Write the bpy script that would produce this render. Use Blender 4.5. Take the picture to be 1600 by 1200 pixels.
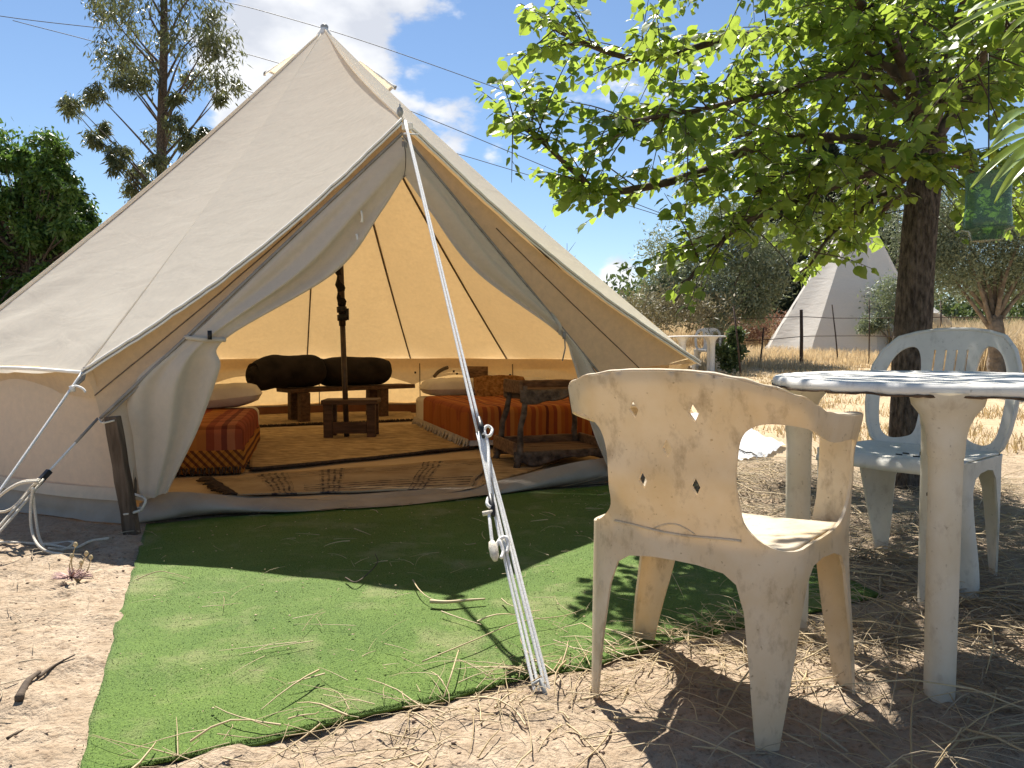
import bpy, bmesh, math, random
import numpy as np
from mathutils import Vector, Matrix, noise as mnoise
from mathutils.geometry import delaunay_2d_cdt

for _o in list(bpy.data.objects):
    bpy.data.objects.remove(_o)
scene = bpy.context.scene
COL = scene.collection
R = math.radians
rng = random.Random(11)
nrg = np.random.default_rng(11)

# ------------------------------------------------------------------ camera
CAM_H, FPX, HORIZON = 0.80, 1170.0, 545.0
PITCH = math.atan((600.0 - HORIZON) / FPX)
cam_data = bpy.data.cameras.new('camera')
cam_data.sensor_width = 36.0
cam_data.lens = FPX / 1600.0 * 36.0
cam_data.clip_start = 0.05
cam_data.clip_end = 3000.0
cam = bpy.data.objects.new('camera', cam_data)
cam.location = (0, 0, CAM_H)
cam.rotation_euler = (math.pi / 2 - PITCH, 0, 0)
COL.objects.link(cam)
scene.camera = cam

# ------------------------------------------------------------------ sky, sun, exposure
SUN_EL = R(55.0)
SUN_AZ = math.atan2(-0.25, 0.968)
SUN = Vector((math.sin(SUN_AZ) * math.cos(SUN_EL), math.cos(SUN_AZ) * math.cos(SUN_EL), math.sin(SUN_EL)))
SKY_STRENGTH = 0.058
world = bpy.data.worlds.new('World')
scene.world = world
world.use_nodes = True
sun_data = bpy.data.lights.new('sun', 'SUN')
sun_data.energy = 5.0
sun_data.angle = R(0.55)
sun_data.color = (1.0, 0.945, 0.86)
sun = bpy.data.objects.new('sun', sun_data)
sun.rotation_euler = SUN.to_track_quat('Z', 'Y').to_euler()
sun.location = (0, 0, 30)
COL.objects.link(sun)
scene.view_settings.view_transform = 'Standard'
scene.view_settings.look = 'None'
scene.view_settings.exposure = 1.22
scene.view_settings.gamma = 1.0
scene.view_settings.use_curve_mapping = False
scene.cycles.max_bounces = 10
scene.cycles.diffuse_bounces = 5
scene.cycles.transmission_bounces = 8
scene.cycles.transparent_max_bounces = 16
scene.cycles.use_denoising = True
scene.cycles.sample_clamp_indirect = 6.0


def pix_dir(u, v):
    cx, cy = (u - 800.0) / FPX, (600.0 - v) / FPX
    sp, cp = math.sin(PITCH), math.cos(PITCH)
    return Vector((cx, cp + cy * sp, -sp + cy * cp))


def gp(u, v, z=0.0):
    """ground point under a pixel"""
    d = pix_dir(u, v)
    t = (z - CAM_H) / d.z
    return Vector((d.x * t, d.y * t, z))


def dp(u, v, y):
    """point on the vertical plane at distance y"""
    d = pix_dir(u, v)
    t = y / d.y
    return Vector((d.x * t, y, CAM_H + d.z * t))


def pp(u, v, o, n):
    """point on the plane through o with normal n"""
    d = pix_dir(u, v)
    c = Vector((0, 0, CAM_H))
    t = (o - c).dot(n) / d.dot(n)
    return c + d * t


def proj(p):
    sp, cp = math.sin(PITCH), math.cos(PITCH)
    x, y, z = p[0], p[1], p[2] - CAM_H
    f = y * cp - z * sp
    up = y * sp + z * cp
    if f < 0.05:
        return None
    return 800 + FPX * x / f, 600 - FPX * up / f


# world nodes: physical sky with scattered fair-weather clouds
def build_world():
    nt = world.node_tree
    N, L = nt.nodes, nt.links
    N.clear()
    out = N.new('ShaderNodeOutputWorld')
    bg = N.new('ShaderNodeBackground')
    bg.inputs['Strength'].default_value = SKY_STRENGTH
    L.new(bg.outputs[0], out.inputs[0])
    sky = N.new('ShaderNodeTexSky')
    sky.sky_type = 'NISHITA'
    sky.sun_disc = False
    sky.sun_elevation = SUN_EL
    sky.sun_rotation = SUN_AZ
    sky.air_density = 1.0
    sky.dust_density = 0.0
    sky.ozone_density = 3.2
    tc = N.new('ShaderNodeTexCoord')
    mp = N.new('ShaderNodeMapping')
    mp.inputs['Scale'].default_value = (1.0, 1.0, 1.9)
    L.new(tc.outputs['Generated'], mp.inputs[0])
    n1 = N.new('ShaderNodeTexNoise')
    n1.inputs['Scale'].default_value = 5.5
    n1.inputs['Detail'].default_value = 13.0
    n1.inputs['Roughness'].default_value = 0.56
    L.new(mp.outputs[0], n1.inputs['Vector'])
    bias = None
    # cloud banks, as directions seen from the camp
    for (u, v, r, k) in ((470, 45, 0.22, 0.44), (395, 50, 0.15, 0.34), (580, 70, 0.11, 0.34), (645, 105, 0.07, 0.22), (715, 205, 0.075, 0.25),
                         (770, 235, 0.055, 0.2), (960, 425, 0.05, 0.22), (60, 60, 0.13, 0.10), (300, 270, 0.05, 0.16), (205, 260, 0.03, .16),
                         (1250, -150, 0.2, 0.2), (-300, 100, 0.25, 0.22), (1900, 150, 0.25, 0.22)):
        d = pix_dir(u, v).normalized()
        vd = N.new('ShaderNodeVectorMath'); vd.operation = 'DISTANCE'
        L.new(tc.outputs['Generated'], vd.inputs[0]); vd.inputs[1].default_value = d
        mr = N.new('ShaderNodeMapRange'); mr.interpolation_type = 'SMOOTHSTEP'
        mr.inputs[1].default_value = r; mr.inputs[2].default_value = 0.0
        mr.inputs[3].default_value = 0.0; mr.inputs[4].default_value = k
        L.new(vd.outputs['Value'], mr.inputs[0])
        if bias is None:
            bias = mr.outputs[0]
        else:
            mx = N.new('ShaderNodeMath'); mx.operation = 'MAXIMUM'
            L.new(bias, mx.inputs[0]); L.new(mr.outputs[0], mx.inputs[1]); bias = mx.outputs[0]
    add = N.new('ShaderNodeMath'); add.operation = 'ADD'
    L.new(n1.outputs['Fac'], add.inputs[0]); L.new(bias, add.inputs[1])
    ms = N.new('ShaderNodeMapRange'); ms.interpolation_type = 'SMOOTHSTEP'
    ms.inputs[1].default_value = 0.61; ms.inputs[2].default_value = 0.715
    L.new(add.outputs[0], ms.inputs[0])
    # soft grey bellies
    n2 = N.new('ShaderNodeTexNoise'); n2.inputs['Scale'].default_value = 9.0; n2.inputs['Detail'].default_value = 5.0
    L.new(mp.outputs[0], n2.inputs['Vector'])
    cr = N.new('ShaderNodeMix'); cr.data_type = 'RGBA'
    cr.inputs[6].default_value = (5.6, 5.8, 6.3, 1); cr.inputs[7].default_value = (8.6, 8.6, 8.6, 1)
    mr2 = N.new('ShaderNodeMapRange'); mr2.inputs[1].default_value = 0.35; mr2.inputs[2].default_value = 0.6
    L.new(n2.outputs['Fac'], mr2.inputs[0]); L.new(mr2.outputs[0], cr.inputs[0])
    mix = N.new('ShaderNodeMix'); mix.data_type = 'RGBA'
    sc_ = N.new('ShaderNodeMath'); sc_.operation = 'MULTIPLY'; sc_.inputs[1].default_value = 0.93
    L.new(ms.outputs[0], sc_.inputs[0])
    L.new(sc_.outputs[0], mix.inputs[0]); L.new(sky.outputs[0], mix.inputs[6]); L.new(cr.outputs[2], mix.inputs[7])
    L.new(mix.outputs[2], bg.inputs['Color'])


build_world()


# ------------------------------------------------------------------ helpers
def tag(o, label=None, cat=None, group=None, kind=None):
    if label: o['label'] = label
    if cat: o['category'] = cat
    if group: o['group'] = group
    if kind: o['kind'] = kind
    return o


def empty(name, loc=(0, 0, 0), rz=0.0):
    o = bpy.data.objects.new(name, None)
    o.location = loc
    o.rotation_euler = (0, 0, rz)
    o.empty_display_size = 0.1
    COL.objects.link(o)
    return o


def link_mesh(name, me, mat, parent=None, smooth=True):
    if mat is not None:
        for m_ in (mat if isinstance(mat, (list, tuple)) else [mat]):
            me.materials.append(m_)
    if smooth:
        me.polygons.foreach_set('use_smooth', [True] * len(me.polygons))
    o = bpy.data.objects.new(name, me)
    COL.objects.link(o)
    if parent is not None:
        o.parent = parent
        # children are written in world coordinates; undo the parent's transform
        pm = parent_matrix(parent)
        o.matrix_parent_inverse = pm.inverted()
    return o


def parent_matrix(o):
    m = Matrix.LocRotScale(o.location, o.rotation_euler, o.scale)
    if o.parent is not None:
        m = parent_matrix(o.parent) @ o.matrix_parent_inverse @ m
    return m


class MB:
    def __init__(self):
        self.v, self.f = [], []

    def add(self, verts, faces):
        b = len(self.v)
        self.v.extend([tuple(p) for p in verts])
        self.f.extend([tuple(i + b for i in f) for f in faces])
        return self

    def grid(self, fn, nu, nv, flip=False):
        vs = [fn(i / nu, j / nv) for j in range(nv + 1) for i in range(nu + 1)]
        fs = []
        for j in range(nv):
            for i in range(nu):
                a = j * (nu + 1) + i
                q = (a, a + 1, a + nu + 2, a + nu + 1)
                fs.append(q[::-1] if flip else q)
        return self.add(vs, fs)

    def tube(self, pts, rad, n=8, cap=True, closed=False):
        pts = [Vector(p) for p in pts]
        m = len(pts)
        rads = rad if isinstance(rad, (list, tuple)) else [rad] * m
        vs, fs = [], []
        up = None
        for i, p in enumerate(pts):
            if closed:
                t = pts[(i + 1) % m] - pts[i - 1]
            else:
                t = pts[min(i + 1, m - 1)] - pts[max(i - 1, 0)]
            if t.length < 1e-9: t = Vector((0, 0, 1))
            t.normalize()
            if up is None:
                ref = Vector((0, 0, 1)) if abs(t.z) < 0.9 else Vector((1, 0, 0))
                up = (ref - t * ref.dot(t)).normalized()
            else:
                up = up - t * up.dot(t)
                up = up.normalized() if up.length > 1e-6 else t.orthogonal().normalized()
            s = t.cross(up)
            for k in range(n):
                a = 2 * math.pi * k / n
                vs.append(p + (up * math.cos(a) + s * math.sin(a)) * rads[i])
        mm = m if closed else m - 1
        for i in range(mm):
            for k in range(n):
                a, b = i * n + k, i * n + (k + 1) % n
                c, d = ((i + 1) % m) * n + (k + 1) % n, ((i + 1) % m) * n + k
                fs.append((a, b, c, d))
        if cap and not closed:
            fs.append(tuple(range(n - 1, -1, -1)))
            fs.append(tuple(range((m - 1) * n, m * n)))
        return self.add(vs, fs)

    def box(self, c, size, M=None, jitter=0.0):
        """box centred at c; M optional 3x3/4x4 turning it"""
        sx, sy, sz = size[0] / 2, size[1] / 2, size[2] / 2
        vs = []
        for z in (-sz, sz):
            for x, y in ((-sx, -sy), (sx, -sy), (sx, sy), (-sx, sy)):
                p = Vector((x + rng.uniform(-jitter, jitter), y + rng.uniform(-jitter, jitter), z + rng.uniform(-jitter, jitter)))
                if M is not None: p = M @ p
                vs.append(p + Vector(c))
        fs = [(3, 2, 1, 0), (4, 5, 6, 7), (0, 1, 5, 4), (1, 2, 6, 5), (2, 3, 7, 6), (3, 0, 4, 7)]
        return self.add(vs, fs)

    def lathe(self, prof, n=32, M=None):
        """profile of (r, z), turned about z; M places it"""
        vs, fs = [], []
        for (r, z) in prof:
            for k in range(n):
                a = 2 * math.pi * k / n
                p = Vector((r * math.cos(a), r * math.sin(a), z))
                vs.append(M @ p if M is not None else p)
        for i in range(len(prof) - 1):
            for k in range(n):
                fs.append((i * n + k, i * n + (k + 1) % n, (i + 1) * n + (k + 1) % n, (i + 1) * n + k))
        return self.add(vs, fs)

    def mesh(self, name):
        me = bpy.data.meshes.new(name)
        me.from_pydata(self.v, [], self.f)
        me.update()
        return me

    def build(self, name, mat, parent=None, smooth=True, solid=0.0, bevel=0.0, offset=0.0, sub=0):
        o = link_mesh(name, self.mesh(name), mat, parent, smooth)
        if solid:
            md = o.modifiers.new('thickness', 'SOLIDIFY'); md.thickness = solid; md.offset = offset
        if bevel:
            md = o.modifiers.new('edge', 'BEVEL'); md.width = bevel; md.segments = 2; md.limit_method = 'ANGLE'
            md.harden_normals = False
        if sub:
            md = o.modifiers.new('round', 'SUBSURF'); md.levels = sub; md.render_levels = sub
        return o


def mesh_np(name, verts, faces):
    """verts (N,3), faces (M,k) numpy -> mesh"""
    me = bpy.data.meshes.new(name)
    k = faces.shape[1]
    me.vertices.add(len(verts)); me.vertices.foreach_set('co', np.ascontiguousarray(verts, dtype=np.float32).ravel())
    me.loops.add(faces.size); me.loops.foreach_set('vertex_index', np.ascontiguousarray(faces, dtype=np.int32).ravel())
    me.polygons.add(len(faces))
    me.polygons.foreach_set('loop_start', np.arange(0, faces.size, k, dtype=np.int32))
    me.update(calc_edges=True)
    me.validate()
    return me


def copy_tree(o, parent=None):
    c = o.copy(); COL.objects.link(c)
    if parent is not None:
        c.parent = parent
    for ch in [x for x in COL.objects if x.parent == o]:
        copy_tree(ch, c)
    return c


# ---- vectorised value noise for the ground
_perm = np.random.default_rng(5).random((256, 256))


def vnoise(x, y):
    xi, yi = np.floor(x).astype(int), np.floor(y).astype(int)
    fx, fy = x - xi, y - yi
    fx, fy = fx * fx * (3 - 2 * fx), fy * fy * (3 - 2 * fy)
    g = lambda a, b: _perm[a & 255, b & 255]
    return (g(xi, yi) * (1 - fx) + g(xi + 1, yi) * fx) * (1 - fy) + (g(xi, yi + 1) * (1 - fx) + g(xi + 1, yi + 1) * fx) * fy - 0.5


def fbm(x, y, o=4):
    s, a = 0, 1.0
    for _ in range(o):
        s = s + a * vnoise(x, y); a *= 0.5; x = x * 2.03 + 7.1; y = y * 2.03 + 3.7
    return s


# ------------------------------------------------------------------ materials
MATS = {}


def new_mat(name):
    m = bpy.data.materials.new(name)
    m.use_nodes = True
    nt = m.node_tree
    nt.nodes.clear()
    MATS[name] = m
    out = nt.nodes.new('ShaderNodeOutputMaterial')
    return m, nt.nodes, nt.links, out


def node(N, kind, **kw):
    n = N.new(kind)
    for k, v in kw.items():
        if k.startswith('i_'):
            n.inputs[k[2:].replace('_', ' ')].default_value = v
        else:
            setattr(n, k, v)
    return n


def col4(c):
    return (c[0], c[1], c[2], 1.0)


def noise_fac(N, L, scale, detail=5.0, rough=0.55, lo=0.35, hi=0.65, coord='Object', stretch=None, dist=0.0):
    tc = N.new('ShaderNodeTexCoord')
    src = tc.outputs[coord]
    if coord == 'World':
        pass
    if stretch:
        mp = N.new('ShaderNodeMapping'); mp.inputs['Scale'].default_value = stretch
        L.new(src, mp.inputs[0]); src = mp.outputs[0]
    n = node(N, 'ShaderNodeTexNoise', i_Scale=scale, i_Detail=detail, i_Roughness=rough, i_Distortion=dist)
    L.new(src, n.inputs['Vector'])
    mr = N.new('ShaderNodeMapRange'); mr.inputs[1].default_value = lo; mr.inputs[2].default_value = hi
    L.new(n.outputs['Fac'], mr.inputs[0])
    return mr.outputs[0], n.outputs['Fac']


def mixc(N, L, fac, a, b, blend='MIX'):
    m = N.new('ShaderNodeMix'); m.data_type = 'RGBA'; m.blend_type = blend
    if hasattr(fac, 'links') or hasattr(fac, 'is_linked'):
        L.new(fac, m.inputs[0])
    else:
        m.inputs[0].default_value = fac
    for k, s in ((6, a), (7, b)):
        if isinstance(s, (tuple, list)):
            m.inputs[k].default_value = col4(s)
        else:
            L.new(s, m.inputs[k])
    return m.outputs[2]


def bump(N, L, h, strength=0.4, dist=0.01):
    b = node(N, 'ShaderNodeBump', i_Strength=strength, i_Distance=dist)
    L.new(h, b.inputs['Height'])
    return b.outputs[0]


def simple(name, c1, c2, scale=8.0, rough=0.8, bmp=0.3, bscale=60.0, bdist=0.004, stretch=None, lo=0.35, hi=0.65, spec=0.3, detail=6.0, transl=None, tfac=0.3):
    """two-tone noisy surface; with transl also lets light through"""
    m, N, L, out = new_mat(name)
    f, _ = noise_fac(N, L, scale, detail, lo=lo, hi=hi, stretch=stretch)
    c = mixc(N, L, f, c1, c2)
    p = node(N, 'ShaderNodeBsdfPrincipled', i_Roughness=rough)
    p.inputs['Specular IOR Level'].default_value = spec
    L.new(c, p.inputs['Base Color'])
    if bmp:
        _, h = noise_fac(N, L, bscale, 4.0, stretch=stretch)
        nb = bump(N, L, h, bmp, bdist)
        L.new(nb, p.inputs['Normal'])
    sh = p.outputs[0]
    if transl:
        t = N.new('ShaderNodeBsdfTranslucent')
        tcx = mixc(N, L, f, transl, tuple(x * 0.85 for x in transl))
        L.new(tcx, t.inputs['Color'])
        mx = N.new('ShaderNodeMixShader'); mx.inputs[0].default_value = tfac
        L.new(sh, mx.inputs[1]); L.new(t.outputs[0], mx.inputs[2]); sh = mx.outputs[0]
    L.new(sh, out.inputs[0])
    return m


def canvas_mat(name, c, tcol, tfac, streak=0.06, wr=0.25):
    """cotton canvas: fine weave, faint mottling, soft wrinkles, lets light through"""
    m, N, L, out = new_mat(name)
    f, h1 = noise_fac(N, L, 2.2, 6.0, 0.6, 0.3, 0.7)
    f2, h2 = noise_fac(N, L, 26.0, 7.0, 0.72, 0.3, 0.7)
    ca = mixc(N, L, f, tuple(x * 0.94 for x in c), c)
    cb = mixc(N, L, f2, tuple(x * (1 - streak) for x in c), (1, 1, 1), 'MULTIPLY')
    cm = N.new('ShaderNodeMix'); cm.data_type = 'RGBA'; cm.inputs[0].default_value = 0.5
    L.new(ca, cm.inputs[6]); L.new(mixc(N, L, f2, tuple(x * (1 - 2 * streak) for x in c), c), cm.inputs[7])
    _, hw = noise_fac(N, L, 3.0, 3.0, 0.5, stretch=(1.0, 1.0, 3.2), dist=0.6)
    _, hf = noise_fac(N, L, 420.0, 2.0)
    ad = N.new('ShaderNodeMath'); ad.operation = 'MULTIPLY_ADD'; ad.inputs[1].default_value = 0.03
    L.new(hf, ad.inputs[0]); L.new(hw, ad.inputs[2])
    nb = bump(N, L, ad.outputs[0], wr, 0.06)
    d = node(N, 'ShaderNodeBsdfDiffuse', i_Roughness=0.6)
    L.new(cm.outputs[2], d.inputs['Color']); L.new(nb, d.inputs['Normal'])
    t = N.new('ShaderNodeBsdfTranslucent')
    tm = mixc(N, L, f2, tuple(x * 0.55 for x in tcol), tuple(x * 1.12 for x in tcol))
    tm2 = N.new('ShaderNodeMix'); tm2.data_type = 'RGBA'; tm2.inputs[0].default_value = 0.5
    L.new(tm, tm2.inputs[6]); L.new(mixc(N, L, f, tuple(x * 0.88 for x in tcol), tcol), tm2.inputs[7])
    L.new(tm2.outputs[2], t.inputs['Color']); L.new(nb, t.inputs['Normal'])
    mx = N.new('ShaderNodeMixShader'); mx.inputs[0].default_value = tfac
    L.new(d.outputs[0], mx.inputs[1]); L.new(t.outputs[0], mx.inputs[2])
    L.new(mx.outputs[0], out.inputs[0])
    return m


def leaf_mat(name, c_dark, c_light, tcol, tfac=0.45, rough=0.45, scale=6.0, spec=0.4):
    m, N, L, out = new_mat(name)
    g = N.new('ShaderNodeNewGeometry')
    n = node(N, 'ShaderNodeTexNoise', i_Scale=scale, i_Detail=2.0)
    L.new(g.outputs['Position'], n.inputs['Vector'])
    mr = N.new('ShaderNodeMapRange'); mr.inputs[1].default_value = 0.3; mr.inputs[2].default_value = 0.7
    L.new(n.outputs['Fac'], mr.inputs[0])
    av = N.new('ShaderNodeMath'); av.operation = 'MULTIPLY_ADD'; av.inputs[1].default_value = 0.6
    L.new(g.outputs['Random Per Island'], av.inputs[0])
    sc_ = N.new('ShaderNodeMath'); sc_.operation = 'MULTIPLY'; sc_.inputs[1].default_value = 0.4
    L.new(mr.outputs[0], sc_.inputs[0]); L.new(sc_.outputs[0], av.inputs[2])
    c = mixc(N, L, av.outputs[0], c_dark, c_light)
    p = node(N, 'ShaderNodeBsdfPrincipled', i_Roughness=rough)
    p.inputs['Specular IOR Level'].default_value = spec
    L.new(c, p.inputs['Base Color'])
    t = N.new('ShaderNodeBsdfTranslucent')
    L.new(mixc(N, L, av.outputs[0], tuple(x * 0.7 for x in tcol), tcol), t.inputs['Color'])
    mx = N.new('ShaderNodeMixShader'); mx.inputs[0].default_value = tfac
    L.new(p.outputs[0], mx.inputs[1]); L.new(t.outputs[0], mx.inputs[2])
    L.new(mx.outputs[0], out.inputs[0])
    return m


M_CANVAS = canvas_mat('cream canvas', (0.95, 0.87, 0.725), (0.56, 0.375, 0.165), 0.26, wr=0.12)
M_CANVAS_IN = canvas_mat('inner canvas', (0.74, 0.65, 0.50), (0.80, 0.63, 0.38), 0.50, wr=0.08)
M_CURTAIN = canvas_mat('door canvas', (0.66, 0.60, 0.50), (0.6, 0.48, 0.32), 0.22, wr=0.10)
M_WALL = canvas_mat('wall canvas', (0.82, 0.745, 0.62), (0.70, 0.47, 0.20), 0.38, wr=0.08)
M_PVC = simple('grey groundsheet', (0.26, 0.215, 0.165), (0.34, 0.285, 0.225), 5.0, 0.7, 0.3, 14.0, 0.02, spec=0.4)
M_SEAM = simple('seam tape', (0.10, 0.08, 0.06), (0.16, 0.13, 0.10), 20, 0.9, 0)
M_HEM = simple('hem tape', (0.80, 0.76, 0.68), (0.86, 0.83, 0.76), 20, 0.8, 0.2, 200, 0.001)
M_PIPING = simple('grey piping', (0.22, 0.20, 0.18), (0.30, 0.28, 0.25), 20, 0.8, 0)
M_ROPE = simple('white rope', (0.66, 0.64, 0.60), (0.84, 0.83, 0.80), 260, 0.8, 0.45, 700, 0.002, lo=0.4, hi=0.6)
M_ROPE_OLD = simple('cream rope', (0.58, 0.52, 0.42), (0.74, 0.68, 0.57), 200, 0.85, 0.9, 400, 0.004)
M_BLACK = simple('black plastic', (0.012, 0.012, 0.013), (0.025, 0.025, 0.027), 30, 0.45, 0.1)
M_STEEL = simple('dull steel', (0.22, 0.23, 0.23), (0.34, 0.35, 0.34), 30, 0.4, 0.1, spec=0.5)
M_POLE = simple('dark pole', (0.035, 0.022, 0.015), (0.07, 0.045, 0.03), 14, 0.45, 0.15, 60, 0.002, spec=0.5)
M_STAKE = simple('weathered stake', (0.07, 0.047, 0.03), (0.16, 0.115, 0.08), 9, 0.9, 0.7, 30, 0.01, stretch=(4, 4, 0.5))
M_WOOD = simple('dark wood', (0.05, 0.026, 0.014), (0.11, 0.06, 0.034), 7, 0.65, 0.4, 30, 0.004, stretch=(0.6, 5, 5))
M_RUSTIC = simple('rustic boards', (0.09, 0.05, 0.028), (0.24, 0.14, 0.075), 7, 0.75, 0.5, 26, 0.005, stretch=(0.7, 6, 6))
M_BARK_BOARD = simple('bark edge', (0.05, 0.036, 0.026), (0.20, 0.155, 0.115), 16, 0.95, 1.0, 30, 0.02)
M_BUNDLE = simple('black blanket', (0.010, 0.008, 0.008), (0.026, 0.021, 0.018), 6, 0.9, 0.5, 12, 0.02, spec=0.15)
M_SHEET = simple('bed linen', (0.55, 0.50, 0.44), (0.66, 0.62, 0.56), 5, 0.9, 0.5, 7, 0.03, spec=0.1)
M_FUR = simple('rust fur', (0.20, 0.09, 0.028), (0.42, 0.22, 0.08), 30, 0.95, 1.0, 55, 0.03, spec=0.1)


def striped_mat(name, d, period, stops, d2=None, period2=None, strength2=0.0, rough=0.9):
    """woven stripes across direction d (world units), colour stops [(pos, colour)]"""
    m, N, L, out = new_mat(name)
    g = N.new('ShaderNodeNewGeometry')

    def frac(dv, per):
        dt = N.new('ShaderNodeVectorMath'); dt.operation = 'DOT_PRODUCT'
        L.new(g.outputs['Position'], dt.inputs[0]); dt.inputs[1].default_value = Vector(dv) / per
        nz = node(N, 'ShaderNodeTexNoise', i_Scale=9.0, i_Detail=2.0)
        L.new(g.outputs['Position'], nz.inputs['Vector'])
        ad = N.new('ShaderNodeMath'); ad.operation = 'MULTIPLY_ADD'; ad.inputs[1].default_value = 0.03
        L.new(nz.outputs['Fac'], ad.inputs[0]); L.new(dt.outputs['Value'], ad.inputs[2])
        fr = N.new('ShaderNodeMath'); fr.operation = 'FRACT'
        L.new(ad.outputs[0], fr.inputs[0])
        return fr.outputs[0]
    r = N.new('ShaderNodeValToRGB')
    r.color_ramp.interpolation = 'CONSTANT'
    el = r.color_ramp.elements
    el[0].position, el[0].color = stops[0][0], col4(stops[0][1])
    el[1].position, el[1].color = stops[1][0], col4(stops[1][1])
    for ps, c in stops[2:]:
        e = el.new(ps); e.color = col4(c)
    L.new(frac(d, period), r.inputs[0])
    c = r.outputs[0]
    if d2 is not None:
        r2 = N.new('ShaderNodeValToRGB'); r2.color_ramp.interpolation = 'CONSTANT'
        e2 = r2.color_ramp.elements
        e2[0].position, e2[0].color = 0.0, (1, 1, 1, 1)
        e2[1].position, e2[1].color = 0.55, (0.55, 0.5, 0.5, 1)
        e = e2.new(0.75); e.color = (1.15, 1.05, 0.9, 1)
        e = e2.new(0.82); e.color = (0.7, 0.65, 0.6, 1)
        L.new(frac(d2, period2), r2.inputs[0])
        c = mixc(N, L, strength2, c, r2.outputs[0], 'MULTIPLY')
    _, h = noise_fac(N, L, 160.0, 3.0)
    _, hw = noise_fac(N, L, 7.0, 3.0)
    ad = N.new('ShaderNodeMath'); ad.operation = 'MULTIPLY_ADD'; ad.inputs[1].default_value = 0.12
    L.new(h, ad.inputs[0]); L.new(hw, ad.inputs[2])
    p = node(N, 'ShaderNodeBsdfPrincipled', i_Roughness=rough)
    p.inputs['Specular IOR Level'].default_value = 0.1
    L.new(c, p.inputs['Base Color']); L.new(bump(N, L, ad.outputs[0], 0.5, 0.02), p.inputs['Normal'])
    L.new(p.outputs[0], out.inputs[0])
    return m


def plastic_mat(name, base, stain, grime, tcol, tfac=0.25, grime_amt=0.5):
    """sun-aged moulded plastic: chalky, blotched with yellow stain and specks of lichen"""
    m, N, L, out = new_mat(name)
    f1, _ = noise_fac(N, L, 7.0, 7.0, 0.6, 0.38, 0.66)
    f2, _ = noise_fac(N, L, 26.0, 8.0, 0.68, 0.53, 0.72, stretch=(1, 1, 0.55))
    f3, _ = noise_fac(N, L, 95.0, 3.0, 0.5, 0.68, 0.74)
    c = mixc(N, L, f1, base, stain)
    mm = N.new('ShaderNodeMath'); mm.operation = 'MULTIPLY'; mm.inputs[1].default_value = grime_amt
    L.new(f2, mm.inputs[0])
    c = mixc(N, L, mm.outputs[0], c, grime)
    m3 = N.new('ShaderNodeMath'); m3.operation = 'MULTIPLY'; m3.inputs[1].default_value = grime_amt
    L.new(f3, m3.inputs[0])
    c = mixc(N, L, m3.outputs[0], c, tuple(x * 0.45 for x in grime))
    p = node(N, 'ShaderNodeBsdfPrincipled', i_Roughness=0.55)
    p.inputs['Specular IOR Level'].default_value = 0.35
    L.new(c, p.inputs['Base Color'])
    _, h = noise_fac(N, L, 130.0, 4.0)
    L.new(bump(N, L, h, 0.25, 0.002), p.inputs['Normal'])
    t = N.new('ShaderNodeBsdfTranslucent')
    tm = mixc(N, L, mm.outputs[0], tcol, tuple(x * 0.45 for x in tcol))
    L.new(tm, t.inputs['Color'])
    mx = N.new('ShaderNodeMixShader'); mx.inputs[0].default_value = tfac
    L.new(p.outputs[0], mx.inputs[1]); L.new(t.outputs[0], mx.inputs[2])
    L.new(mx.outputs[0], out.inputs[0])
    return m


M_PLASTIC_Y = plastic_mat('yellowed plastic', (0.70, 0.625, 0.49), (0.60, 0.49, 0.32), (0.29, 0.205, 0.12), (0.76, 0.58, 0.31), 0.28, 0.65)
M_PLASTIC_G = plastic_mat('weathered grey-white plastic', (0.74, 0.71, 0.63), (0.62, 0.60, 0.53), (0.37, 0.35, 0.29), (0.62, 0.62, 0.52), 0.15, 0.55)
M_PLASTIC_T = plastic_mat('chalky table plastic', (0.74, 0.72, 0.68), (0.64, 0.62, 0.57), (0.32, 0.29, 0.25), (0.6, 0.6, 0.55), 0.10, 0.45)
M_PLASTIC_L = plastic_mat('cream table leg plastic', (0.68, 0.64, 0.55), (0.60, 0.54, 0.42), (0.30, 0.22, 0.15), (0.7, 0.6, 0.4), 0.15, 0.45)
M_PLASTIC_W = plastic_mat('white far plastic', (0.74, 0.73, 0.70), (0.68, 0.66, 0.62), (0.5, 0.45, 0.38), (0.7, 0.65, 0.55), 0.15, 0.3)
M_RIM_DIRT = simple('peeling rim dirt', (0.05, 0.032, 0.02), (0.13, 0.085, 0.055), 40, 0.95, 0.8, 90, 0.006)
M_BARK = simple('grey brown bark', (0.04, 0.031, 0.024), (0.17, 0.135, 0.105), 34, 0.95, 1.0, 55, 0.03, stretch=(1.6, 1.6, 0.55))
M_BARK_OLIVE = simple('olive bark', (0.12, 0.095, 0.07), (0.26, 0.21, 0.16), 8, 0.95, 0.9, 14, 0.05)
M_TWIG = simple('brown twig bark', (0.05, 0.036, 0.025), (0.12, 0.09, 0.065), 12, 0.9, 0.6, 40, 0.008)
M_LEAF = leaf_mat('mulberry leaf', (0.04, 0.09, 0.018), (0.095, 0.17, 0.033), (0.40, 0.53, 0.07), 0.50, 0.42, 5.0, 0.45)
M_OLIVE = leaf_mat('olive leaf', (0.12, 0.15, 0.09), (0.27, 0.31, 0.21), (0.24, 0.29, 0.13), 0.25, 0.5, 1.5)
M_EUCA = leaf_mat('eucalyptus leaf', (0.045, 0.065, 0.03), (0.12, 0.14, 0.07), (0.22, 0.24, 0.08), 0.25, 0.4, 0.8)
M_DENSE = leaf_mat('dense green leaf', (0.03, 0.07, 0.016), (0.10, 0.18, 0.035), (0.16, 0.28, 0.04), 0.28, 0.45, 0.7)
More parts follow.
